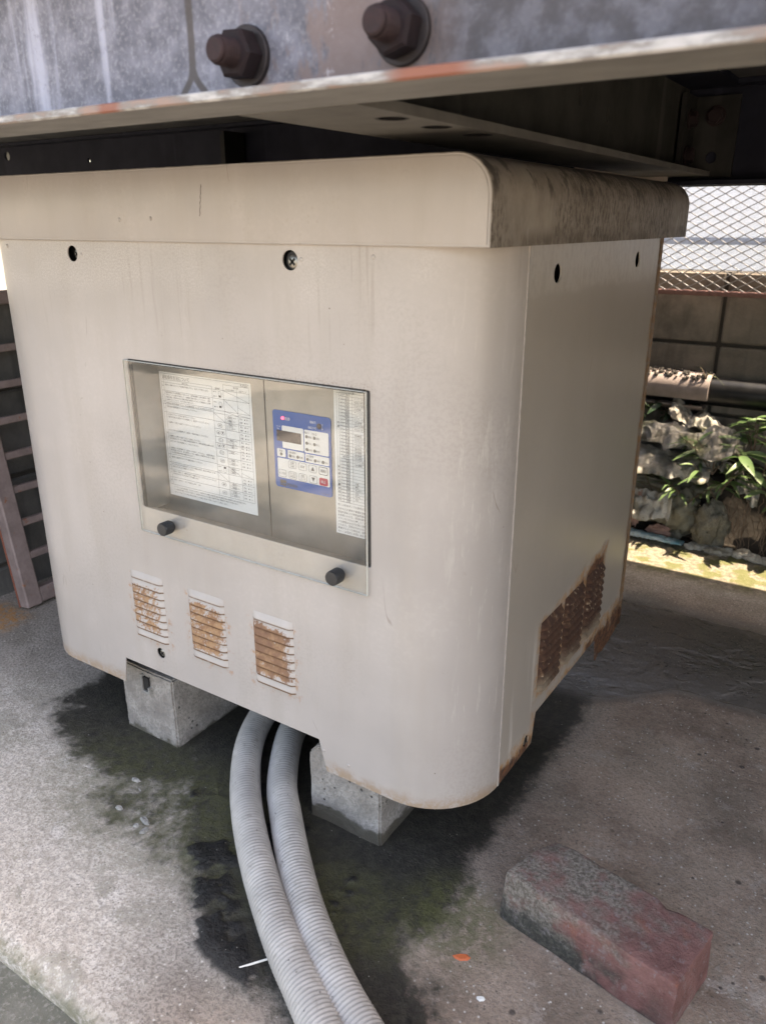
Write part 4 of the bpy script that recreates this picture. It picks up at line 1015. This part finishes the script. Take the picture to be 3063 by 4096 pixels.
def seg(z, s, note):
    x0 = .0212; ring(p, [(x0, z-.0017), (x0+.0118, z-.0017), (x0+.0118, z+.0017), (x0, z+.0017)], .0002, SP)
    for q in range(1, 4): L_(x0+.00295*q, z-.0017, x0+.00295*q, z+.0017, .0002)
    text(p, s, x0+.0108, z-.0012, .009, .0024, SP, 'r'); text(p, note, x0+.0128, z-.0008, .008, .0014, SP)
for zt, a, bb in ((.5706, '100H', '-100H'), (.5608, 'P501', '1'), (.5497, 'P501', '11'), (.5411, '100', ''), (.5335, '1235', ''), (.5225, 'P501', '1235'), (.5106, '100H', '-100H'), (.4890, '100H', '-100H'), (.4780, '1535', '-535')):
    seg(zt+.0076 if zt > .56 else zt-.0026, a, '(F216O)')
    if bb: seg(zt+.0030 if zt > .56 else zt-.0072, bb, '(直結)')
for z in (.5785, .5680, .5575, .5470, .5388, .5305, .5190, .4960, .4852, .4750):
    text(p, '停止', C4+.0022, z-.0010, .005, .0023, SP); poly(p, circle(C4+.0110, z, .0009, 8), SP); text(p, '点灯', C4+.0132, z-.0009, .005, .0018, SP)
    text(p, '自動', C4+.0022, z-.0056, .005, .0023, SP); poly(p, circle(C4+.0110, z-.0046, .0009, 8), SP); text(p, '点灯', C4+.0132, z-.0054, .005, .0018, SP)
p.build("print", M['ink'], s1)['kind'] = 'stuff'

# --- error code sheet, partly hidden by the window's right edge
EX0, EX1, EZ0, EZ1 = .1968, .2960, .4550, .6345
b = MB(); slab2(b, [(EX0, EZ0), (EX1, EZ0), (EX1, EZ1), (EX0, EZ1)], RD-.00002, SY); s2 = b.build("error_code_sheet", M['paper'], cab)
p = MB(); codes = ['E01','*E02','*E03','*E04','*E05','*E06','*E07','E09','E10','E11','E16','E17','E18','E19','E20','*E20','E28','E29','(遠方監視)','*E30','E31','E99','E13','E14','E15','E22','E23','E27','E08','E12','E21','E24','E25']
names = ['インバータトリップ','吐出圧力低下','吐出圧力異常','水位異常','サーミスタ','フロースイッチ異常','インバータ通信異常','CPU異常','EEPROM異常','吐出圧力センサ','','警報履歴','圧力タンク','サンプリング','システム','個別警報','遠方警報','遠方監視','CPU通信','インバータ','CPU基板','','','','','','子機','満水','流入圧力','逆流','高水位','高圧','']
Z = .6275; dz = (.6275-.4972)/len(codes)
text(p, 'エラーコード一覧', .205, .6305, .03, .0025, SP); text(p, 'エラー表示', .2135, Z+.0004, .014, .0026, SP, 'c'); text(p, '警報内容', .245, Z+.0004, .014, .0026, SP)
for x in (.2010, .2045, .2235, .292): line(p, x, .4972, x, Z+.0036, SP, .0003)
line(p, .2010, Z+.0036, .292, Z+.0036, SP, .0003)
for k_, (a, s) in enumerate(zip(codes, names)):
    z = Z-dz*(k_+1); line(p, .2045, z+dz, .292, z+dz, SP, .00025)
    if a[0] != '(':
        ring(p, [(.2065, z+.0004), (.2190, z+.0004), (.2190, z+.0035), (.2065, z+.0035)], .0002, SP); line(p, .2092, z+.0004, .2092, z+.0035, SP, .0002)
    text(p, a, .2186, z+.0008, .010, .0025, SP, 'r')
    if s: text(p, s, .2262, z+.0008, .0024*len(s), .0025, SP)
line(p, .2010, .4972, .292, .4972, SP, .0003)
for z0, s in ((.594, '共通'), (.540, '受水槽方式用'), (.517, '直結給水用')):
    for q, chh in enumerate(s): text(p, chh, .20275, z0-.0045*q, .003, .0030, SP, 'c')
line(p, .2010, .5415, .2045, .5415, SP, .0003); line(p, .2010, .5185, .2045, .5185, SP, .0003)
for k_, s in enumerate(('表には該当ポンプの番号が表示されます。', '給水などの異常や警報を発報した場合は、', '警報内容および取扱説明書の「故障」', 'を参照いただき、原因を取り除いて停止', 'ボタンを５秒以上押してください。', '水位警報は水位が正常に復帰すると解除', 'されます。原因が分からない場合や', '再発するような場合は、存続サービス', 'もしくは当社にお問い合わせください。')):
    text(p, s, .2000, .4915-.0042*k_ - (.001 if k_ else 0), .0036*len(s), .0030, SP)
p.build("print", M['ink'], s2)['kind'] = 'stuff'
bpy.data.objects.remove(_to); bpy.data.curves.remove(_tc)

# ------------------------------------------------------------------ concrete footings
def rough_block(name, a, b_, label, group, chamfer=None):
    import bmesh
    bm = bmesh.new(); m = bmesh.ops.create_cube(bm, size=1.0)
    sx, sy, sz = (b_[i]-a[i] for i in range(3))
    for v in bm.verts: v.co = Vector((a[0]+(v.co.x+.5)*sx, a[1]+(v.co.y+.5)*sy, a[2]+(v.co.z+.5)*sz))
    if chamfer:
        e = [e for e in bm.edges if all(abs(v.co.x-chamfer[0]) < 1e-5 and abs(v.co.z-b_[2]) < 1e-5 for v in e.verts)]
        bmesh.ops.bevel(bm, geom=e, offset=chamfer[1], segments=1, affect='EDGES')
    bmesh.ops.bevel(bm, geom=list(bm.edges), offset=.0028, segments=2, affect='EDGES')
    bmesh.ops.triangulate(bm, faces=bm.faces)
    bmesh.ops.subdivide_edges(bm, edges=[e for e in bm.edges if e.calc_length() > .03], cuts=4, use_grid_fill=True)
    bmesh.ops.subdivide_edges(bm, edges=[e for e in bm.edges if e.calc_length() > .02], cuts=2, use_grid_fill=True)
    from mathutils import noise as mnoise
    for v in bm.verts:
        q = mnoise.noise_vector(v.co*28)*.0011 + mnoise.noise_vector(v.co*90)*.0007; v.co += q
        ez = min(abs(v.co.x-a[0]), abs(v.co.x-b_[0])) + abs(v.co.z-b_[2])
        if ez < .012 and mnoise.noise(v.co*40) > .15: v.co.z -= .004
    c = Vector(((a[0]+b_[0])/2, (a[1]+b_[1])/2, 0))
    for v in bm.verts: v.co -= c
    me = bpy.data.meshes.new(name); bm.to_mesh(me); bm.free(); me.materials.append(M['block'])
    me.polygons.foreach_set('use_smooth', [True]*len(me.polygons)); me.set_sharp_from_angle(angle=R(35))
    o = link(name, me, None, c); return tag(o, label, 'concrete block', group)
lb = rough_block("concrete_footing", (-.2595, .046, -.004), (-.136, .44, .1275), "concrete footing block under the cabinet's left foot, with a small bracket on its top edge", "footings"); lb.data.materials[0] = M['block_dry']
rb_ = rough_block("concrete_footing", (.1425, .045, -.004), (.264, .44, .1275), "concrete footing block under the cabinet's right foot, right of the hoses, damp along its base", "footings", (.1425, .018))
b = MB(); b.box((-.2050, .040, .088), (-.2015, .060, .120)); b.box((-.2015, .040, .088), (-.1885, .060, .0915)); b.box((-.1885, .040, .088), (-.1850, .060, .1000)); b.box((-.2014, .0425, .0916), (-.1886, .0475, .116), 1)
b.build("bracket", [M['chip'], M['dark']], lb)

# ------------------------------------------------------------------ ribbed hoses
def hose(P, label):
    pts = resample(catmull(P, 24), .00135); n = 28; m = len(pts); v = []; f = []; u = None
    C = Vector((.15, -.08, 0)); pitch = .0056; prof = [0, .55, 1.0, .55]
    for i, q in enumerate(pts):
        d = (pts[min(i+2, m-1)]-pts[max(i-2, 0)]).normalized(); side = d.cross(Vector((0,0,1)))
        side = (side if side.length > .05 else (u or d.orthogonal())).normalized(); u = side; up = side.cross(d)
        for k in range(n):
            a = 2*math.pi*k/n
            w = .5+.5*math.cos(2*math.pi*(i*.00135/pitch + k/n)); r = .0211+.0020*(w**.5)
            v.append(q + (side*math.cos(a)+up*math.sin(a))*r - C)
    for i in range(m-1):
        for k in range(n): a, c = i*n+k, i*n+(k+1) % n; f.append((a, a+n, c+n, c))
    me = bpy.data.meshes.new("flexible_hose"); me.from_pydata(v, [], f); me.materials.append(M['hose'])
    me.polygons.foreach_set('use_smooth', [True]*len(me.polygons)); o = link("flexible_hose", me, None, C)
    return tag(o, label, 'hose', 'hoses leaving the cabinet')
hose(HOSE1, "left one of the two grey ribbed hoses coming out below the cabinet")
hose(HOSE2, "right one of the two grey ribbed hoses, the one next to the footing block")

# ------------------------------------------------------------------ weathered brick
def make_brick():
    import bmesh
    from mathutils import noise as mnoise
    L, Wd, H = .226, .098, .070; bm = bmesh.new(); bmesh.ops.create_cube(bm, size=1.0)
    for v in bm.verts: v.co = Vector((v.co.x*L, v.co.y*Wd, (v.co.z+.5)*H))
    for v in bm.verts:
        if v.co.x < 0 and v.co.y < 0: v.co.x += .002; v.co.y += .004 if v.co.z > .03 else 0
        if v.co.x < 0 and v.co.y > 0: v.co.x += .016
        if v.co.z > .03: v.co.y *= .96; v.co.x *= .985
    bmesh.ops.bevel(bm, geom=list(bm.edges), offset=.0035, segments=2, profile=.6, affect='EDGES')
    bmesh.ops.triangulate(bm, faces=bm.faces)
    for it in range(3): bmesh.ops.subdivide_edges(bm, edges=[e for e in bm.edges if e.calc_length() > (.03, .015, .008)[it]], cuts=3 if it == 0 else 1, use_grid_fill=True)
    for v in bm.verts:
        c = v.co.copy(); d = mnoise.noise_vector(c*22)*.0011 + mnoise.noise_vector(c*70)*.0009 + mnoise.noise_vector(c*190)*.0007; v.co += d
        q = (c - Vector((.062, .05, .070))).length                      # notch on the far long edge
        if q < .011: v.co.z -= .006*(1-q/.011); v.co.y -= .006*(1-q/.011)
        q = (c - Vector((-.10, .045, .068))).length                      # worn far corner
        if q < .03: v.co.z -= .007*(1-q/.03)
        q = (c - Vector((-.11, -.045, .068))).length
        if q < .02: v.co.z -= .003*(1-q/.02)
        v.co.z = max(v.co.z, .0003)
    me = bpy.data.meshes.new("brick"); bm.to_mesh(me); bm.free(); me.materials.append(M['brick'])
    me.polygons.foreach_set('use_smooth', [True]*len(me.polygons)); me.set_sharp_from_angle(angle=R(40))
    o = link("brick", me, None, (.5705, .0555, .0005)); o.rotation_euler = (0, 0, R(-10.5))
    tag(o, "loose weathered red brick lying on the concrete in the right foreground", "brick")
make_brick()

# ------------------------------------------------------------------ barred gate on the left
gt = empty("barred_gate", (-.79, .21, 0.003), "rusty brown steel gate with horizontal bars leaning behind the cabinet's left side", "gate")
GX = -.79
gt.rotation_euler = (0, R(-8.5), 0)
b = MB(); b.box((GX-.02, .204, .006), (GX+.012, .242, .69), ch=.003); b.build("post", M['gate'], gt)
b = MB(); b.box((GX-.023, .2035, .006), (GX-.0205, .209, .69)); b.build("post_edge", plain("bare_rust_edge", (.33, .11, .07), .8, var=.3), gt)
MB().box((GX-.018, .2425, .008), (GX+.010, 1.0495, .042), ch=.002).build("bottom_rail", M['gate'], gt)
MB().box((GX-.02, 1.050, .006), (GX+.012, 1.10, .69), ch=.003).build("post", M['gate'], gt)
MB().box((GX-.018, .2425, .660), (GX+.010, 1.0495, .688), ch=.002).build("top_rail", M['gate'], gt)
gm = MB().box((-.006, 0, 0), (.008, .807, .016), ch=.0015).mesh("bar", M['gate'])
for z in (.112, .187, .262, .337, .412, .487, .562): link("bar", gm, gt, (GX, .2425, z))

# ------------------------------------------------------------------ heap on the right: torn sacks, litter, stones
from mathutils import noise as mnoise
def sack(loc, size, seed, mat, label, flap=True, rz=0.0, name="torn_sack", cat="sack", group="torn sacks by the wall"):
    b = MB(); nu, nv = 130, 40; sx, sy, sz = size
    def fn(u, v):
        a = 2*math.pi*u; ph = math.pi*(v-.5); ca, sa = math.cos(a), math.sin(a); cp, sp_ = math.cos(ph), math.sin(ph)
        x = sx*math.copysign(abs(ca)**.65, ca)*cp**.55; y = sy*math.copysign(abs(sa)**.65, sa)*cp**.55; z = sz*math.copysign(abs(sp_)**.8, sp_)
        q = Vector((x*5+seed*7.1, y*9, z*11)); n = mnoise.fractal(q*1.5, 1.0, 2.0, 4)
        fold = abs(mnoise.noise(Vector((x*6+seed*3, y*9, z*26+x*7))))
        cr = abs(mnoise.noise(Vector((x*5.5+seed, y*14, z*34+9+x*6)))); cr2 = abs(mnoise.noise(Vector((x*14+seed, y*30, z*75+4)))); k = 1 + .14*n - .16*(1-min(1, fold*3)) + .40*(cr-.25) + .05*(cr2-.2); x *= 1+.10*n
        c, s = math.cos(rz), math.sin(rz); y *= k; z = z*k + .012*n
        return (loc[0]+x*c-y*s, loc[1]+x*s+y*c, max(loc[2]+z, -.02))
    b.grid(fn, nu, nv, closed_u=True)
    return b.thing(name, mat, (loc[0], loc[1], max(0, loc[2]-sz)), label, cat, group, 70)
sack((.16, 1.56, .125), (.24, .10, .035), 1, M['sack2'], "mossy grey sack at the bottom of the heap, left under the pale ones")
sack((.13, 1.55, .195), (.25, .11, .032), 2, M['sack'], "pale crumpled sack lying across the middle of the heap")
sack((.20, 1.60, .245), (.21, .08, .020), 3, M['sack'], "thin white torn sack on top of the heap")
sack((.12, 1.47, .062), (.18, .06, .030), 5, M['sack2'], "grey-green sack sagging at the front of the heap, over the dark hollow")
# torn flaps: folded cloth sheets with real thickness
def flap(P0, P1, w, amp, seed, mat, label, drop=.03):
    b = MB(); P0, P1 = Vector(P0), Vector(P1); n, m = 110, 20; d = (P1-P0); s = Vector((0, -1, 0))
    def fn(u, v):
        q = P0 + d*u; o = mnoise.fractal(Vector((u*5+seed, v*1.2, seed)), 1, 2, 4)
        e = 1 + .45*mnoise.noise(Vector((u*14, seed, 2)))
        return q + s*(w*v*e) + Vector((0, 0, amp*o - drop*v*v + .024*abs(mnoise.noise(Vector((u*5+v*2, v*4+u*3, seed)))) + .008*abs(mnoise.noise(Vector((u*7, v*12+u*9, seed)))) + .001*mnoise.noise(Vector((u*40, v*16, seed))))) + Vector((0, .014*mnoise.noise(Vector((u*9, v*5, seed+3))), 0))
    top = [fn(i/(n-1), j/(m-1)) for j in range(m) for i in range(n)]
    v = [tuple(q) for q in top] + [tuple(q-Vector((0, 0, .0025))) for q in top]; N = n*m; f = []
    for j in range(m-1):
        for i in range(n-1):
            a = j*n+i; f.append((a, a+n, a+n+1, a+1)); f.append((N+a, N+a+1, N+a+n+1, N+a+n))
    for i in range(n-1): f.append(((m-1)*n+i, N+(m-1)*n+i, N+(m-1)*n+i+1, (m-1)*n+i+1)); f.append((i, i+1, N+i+1, N+i))
    b.add(v, f); c = (P0+P1)/2
    return b.thing("torn_cloth", mat, (c.x, c.y, c.z-.05), label, "cloth", "torn cloth on the heap", 60)
flap((.02, 1.60, .278), (.42, 1.56, .270), .11, .020, 1.3, M['sack'], "long white torn cloth strip along the top of the heap")
flap((.22, 1.65, .330), (.44, 1.60, .262), .08, .018, 4.2, M['sack'], "short pale cloth lying against the block wall above the heap")
flap((.00, 1.50, .228), (.38, 1.50, .215), .09, .018, 7.9, M['sack'], "pale ragged cloth edge folded over the middle sack", .045)
flap((.08, 1.44, .125), (.30, 1.44, .115), .05, .015, 9.4, M['rubble'], "greyish-white cloth hanging over the dark hollow in the heap", .06)
flap((.36, 1.55, .235), (.50, 1.48, .150), .035, .012, 11.7, M['sack'], "narrow twisted cloth running down the right of the heap", .03)
# mound the sacks lie on
b = MB(); b.grid(lambda u, v: (-.15+1.25*u, 1.45+.26*v, -.03+(.20+.05*math.sin(u*7))*sst(np.array(v), 0., .55)*(.75+.5*float(fbm(np.array(u*12.), np.array(v*5.), 1.1)))*float(sst(np.array(u), 0, .1))), 110, 26)
tag(b.build("soil_mound", M['soil'], smooth=70), kind='structure')
# rounded stone, litter, blue plastic, crumbled plaster
def lump(name, loc, r, seed, mat, label, cat, sq=(1, 1, 1), group=None):
    b = MB(); nu, nv = 56, 32
    def fn(u, v):
        a = 2*math.pi*u; ph = math.pi*(v-.5); d = Vector((math.cos(a)*math.cos(ph), math.sin(a)*math.cos(ph), math.sin(ph)))
        k = r*(1+.30*mnoise.fractal(d*1.8+Vector((seed, 0, 0)), .8, 2, 5)-.12*abs(mnoise.noise(d*5+Vector((seed, 2, 0))))); return (loc[0]+d.x*k*sq[0], loc[1]+d.y*k*sq[1], loc[2]+d.z*k*sq[2])
    b.grid(fn, nu, nv, closed_u=True); return b.thing(name, mat, (loc[0], loc[1], loc[2]-r*sq[2]*.8), label, cat, group, 60)
lump("rounded_stone", (.398, 1.425, .062), .055, 3.3, M['stone'], "rounded pale grey stone at the foot of the heap, right of the dark hollow", "stone", (.85, .7, 1.15))
lump("mossy_stone", (.315, 1.46, .07), .07, 8.1, M['sack2'], "dark mossy stone between the hollow and the rounded stone", "stone", (.8, .7, 1.0))
lump("fallen_leaf", (.205, 1.425, .075), .035, 5.0, M['pink'], "brownish pink dry leaf standing in the hollow beside the cabinet's back edge", "leaf", (.45, .25, 1.4))
lump("fallen_leaf", (.272, 1.418, .022), .03, 6.0, M['pink'], "small pinkish dry leaf lying in the hollow behind the blue plastic", "leaf", (1.1, .3, .55))
b = MB()
b.grid(lambda u, v: (.185+.16*u, 1.395 - .010*u + .017*math.cos(2*math.pi*v) , .012+.002*mnoise.noise(Vector((u*30, v*3, 1)))+(.011+.005*mnoise.noise(Vector((u*22, v*4, 5))))*math.sin(2*math.pi*v)*(1-.6*u)), 50, 14)
b.thing("plastic_bag", M['blue'], (.265, 1.395, 0), "crumpled blue and white plastic lying along the sunlit slab edge", "plastic", None, 60)
rr = random.Random(21); b = MB()
for i in range(90):
    u = rr.random(); x = .355+.33*u; y = 1.383+.035*rr.random(); s_ = rr.uniform(.004, .014); sd = rr.random()*50
    def fn(u, v):
        a = 2*math.pi*u; ph = math.pi*(v-.5); d = Vector((math.cos(a)*math.cos(ph), math.sin(a)*math.cos(ph), math.sin(ph))); k = s_*(1+.6*mnoise.noise(d*2+Vector((sd, 0, 0))))
        return (x+d.x*k*1.5, y+d.y*k, .002+s_*.35+d.z*k*.7)
    b.grid(fn, 8, 5, closed_u=True)
tag(b.build("plaster_rubble", M['rubble']), "crumbled off-white plaster rubble strewn along the slab's back edge by the plants", "rubble", kind='stuff')
# ------------------------------------------------------------------ plants
def leaf_mesh(name, L, W, bend, mat, n=7):
    b = MB(); v = []; f = []
    for i in range(n+1):
        t_ = i/n; w = W*math.sin(math.pi*min(1, t_*.92+.05))**.8*(1-.3*t_); z = -bend*t_*t_*L; y = L*t_
        v += [(-w, y, z+.25*w), (0, y, z), (w, y, z+.25*w)]
    for i in range(n):
        o = i*3; f += [(o, o+1, o+4, o+3), (o+1, o+2, o+5, o+4)]
    b.add(v, f); return b.mesh(name, mat, smooth=80)
LM = {'fern': leaf_mesh("leaf", .075, .0075, .45, M['leaf']), 'broad': leaf_mesh("leaf", .085, .0165, .4, M['leaf']), 'dark': leaf_mesh("leaf", .075, .016, .5, M['leaf2']), 'blade': leaf_mesh("leaf", .16, .0030, .55, M['grass'])}
def plant(loc, label, kinds, n, h, spread, seed, sc=1.0, lean=(0, -.1)):
    r_ = random.Random(seed); root = empty("leafy_plant", loc, label, "plant", "plants on the heap"); L = Vector(loc)
    stems = MB(); k = 0
    ns = max(2, n//7)
    for s_ in range(ns):
        a = r_.uniform(0, 6.28); tip = L + Vector((math.cos(a)*spread*.7+lean[0]*h, math.sin(a)*spread*.4+lean[1]*h, h*r_.uniform(.6, 1)))
        mid = L*.5+tip*.5 + Vector((0, 0, h*.2)); C_ = [L + (mid-L)*2*t_*(1-t_) + (tip-L)*t_*t_ for t_ in [q/8 for q in range(9)]]
        stems.tube(C_, [.0018*(1-.6*q/8) for q in range(9)], 5)
        for q in range(n//ns):
            t_ = .25+.75*(q+r_.random()*.5)/(n//ns); i0 = min(7, int(t_*8)); p_ = C_[i0].lerp(C_[i0+1], t_*8-i0)
            o = link("leaf", LM[r_.choice(kinds)], root, p_); o.rotation_euler = (r_.uniform(-.2, .75), r_.uniform(-.5, .5), a-1.57+(1 if q % 2 else -1)*r_.uniform(.5, 1.5)+r_.uniform(-.3, .3)); o.scale = [sc*.78*r_.uniform(.6, 1.2)]*3
    stems.build("stem", M['twig'], root)
plant((.40, 1.44, .13), "bushy fern-like plant with narrow leaves at the centre of the heap", ['fern'], 40, .10, .10, 1)
plant((.335, 1.43, .11), "small pale fern hanging over the rounded stone", ['fern'], 26, .06, .09, 2, .85)
plant((.50, 1.45, .18), "plant with broad light green leaves right of the heap", ['broad', 'fern'], 34, .11, .10, 3)
plant((.57, 1.44, .10), "low green plant with broad leaves at the far right of the heap", ['broad'], 28, .10, .10, 4, .9)
plant((.23, 1.64, .26), "dark glossy-leaved plant behind the sacks, below the black pipe", ['dark'], 30, .09, .10, 5, .9, (0, 0))
plant((.12, 1.60, .27), "small light green seedling beside the cabinet's back edge", ['fern'], 16, .08, .05, 6, .5, (.2, 0))
plant((.25, 1.46, .07), "dry thin grass stalks arching in front of the sacks", ['blade'], 18, .10, .05, 8, .9, (-.5, -.3))
plant((.30, 1.62, .41), "few thin grass blades growing on top of the pipe sleeve", ['blade'], 7, .04, .04, 9, .5, (.2, 0))
plant((.38, 1.46, .19), "fern with narrow leaves spilling over the pale cloth in the middle of the heap", ['fern'], 44, .10, .12, 12, .95)
plant((.46, 1.55, .22), "tall narrow-leaved plant at the right end of the torn cloth", ['fern', 'broad'], 36, .12, .10, 13, .9)
plant((.63, 1.52, .12), "broad-leaved plant at the right edge of view, in front of the wall", ['broad'], 30, .14, .11, 14, 1.0)
# dry roots hanging at the right
b = MB(); rr = random.Random(31)
for i in range(70):
    x = rr.uniform(.44, .72); z = rr.uniform(.07, .16); y = 1.435+rr.uniform(-.01, .03)
    pts = [(x, y, z)]
    for q in range(5): x += rr.uniform(-.010, .012); z -= rr.uniform(.008, .03); y -= rr.uniform(0, .006); pts.append((x, y, max(z, .0)))
    b.tube(pts, [.0014, .0013, .0012, .001, .0008, .0005], 4)
o = b.build("hanging_roots", M['twig']); tag(o, "thin dry roots hanging from the soil right of the rounded stone", "roots", kind='stuff')

# ------------------------------------------------------------------ litter on the slab
def shard(name, loc, size, rz, mat, label, cat, group=None):
    b = MB(); r_ = random.Random(hash((round(loc[0]*1000), round(loc[1]*1000))) & 0xffff); n = 7; L, W_, H = size
    lo = [(L*math.cos(6.283*k/n)*r_.uniform(.7, 1.1), W_*math.sin(6.283*k/n)*r_.uniform(.7, 1.1)) for k in range(n)]
    c, s = math.cos(rz), math.sin(rz); rot = lambda x, y: (loc[0]+x*c-y*s, loc[1]+x*s+y*c)
    z0 = loc[2]; v = [(*rot(x, y), z0) for x, y in lo] + [(*rot(x*.7, y*.7), z0+H*r_.uniform(.6, 1.1)) for x, y in lo]
    f = [tuple(range(n))[::-1], tuple(range(n, 2*n))] + [(k, (k+1) % n, n+(k+1) % n, n+k) for k in range(n)]
    b.add(v, f); b.thing(name, mat, loc, label, cat, group)
CG = "concrete chips on the slab left of the hoses"
shard("concrete_chip", (-.131, -.047, 0), (.009, .005, .004), .3, M['chip'], "grey concrete chip closest to the left footing block", "chip", CG)
shard("concrete_chip", (-.109, -.058, 0), (.006, .002, .0015), -.4, M['chip'], "thin flat splinter next to the chip by the left footing", "chip", CG)
shard("concrete_chip", (-.101, -.102, 0), (.008, .004, .004), .2, M['chip'], "leftmost grey chip on the pale concrete", "chip", CG)
shard("concrete_chip", (-.049, -.100, 0), (.013, .005, .005), -.2, M['chip'], "largest, long grey chip in the group of three", "chip", CG)
shard("concrete_chip", (-.052, -.113, 0), (.005, .004, .003), .6, M['chip'], "smallest chip in the group of three", "chip", CG)
shard("concrete_chip", (-.034, -.114, 0), (.009, .005, .004), 1.2, M['chip'], "upright pointed chip in the group of three, nearest the viewer", "chip", CG)
b = MB(); b.tube([(.233, -.205, .003), (.2432, -.192, .0035), (.2535, -.179, .004)], .0013, 8)
b.thing("white_stick", M['white'], (.243, -.192, .001), "thin white stick lying on the mud beside the left hose", "stick", None, 40)
shard("white_flake", (.208, -.180, .002), (.005, .002, .0015), .9, M['white'], "small white flake on the mud just behind the white stick", "scrap", None)
shard("white_flake", (.484, -.084, .0), (.006, .004, .002), .4, M['white'], "small white flake on the concrete in front of the brick", "scrap", None)
shard("orange_scrap", (.441, -.049, .0), (.011, .006, .0018), .5, M['orange'], "small orange leaf scrap on the mossy concrete left of the brick", "scrap", None)
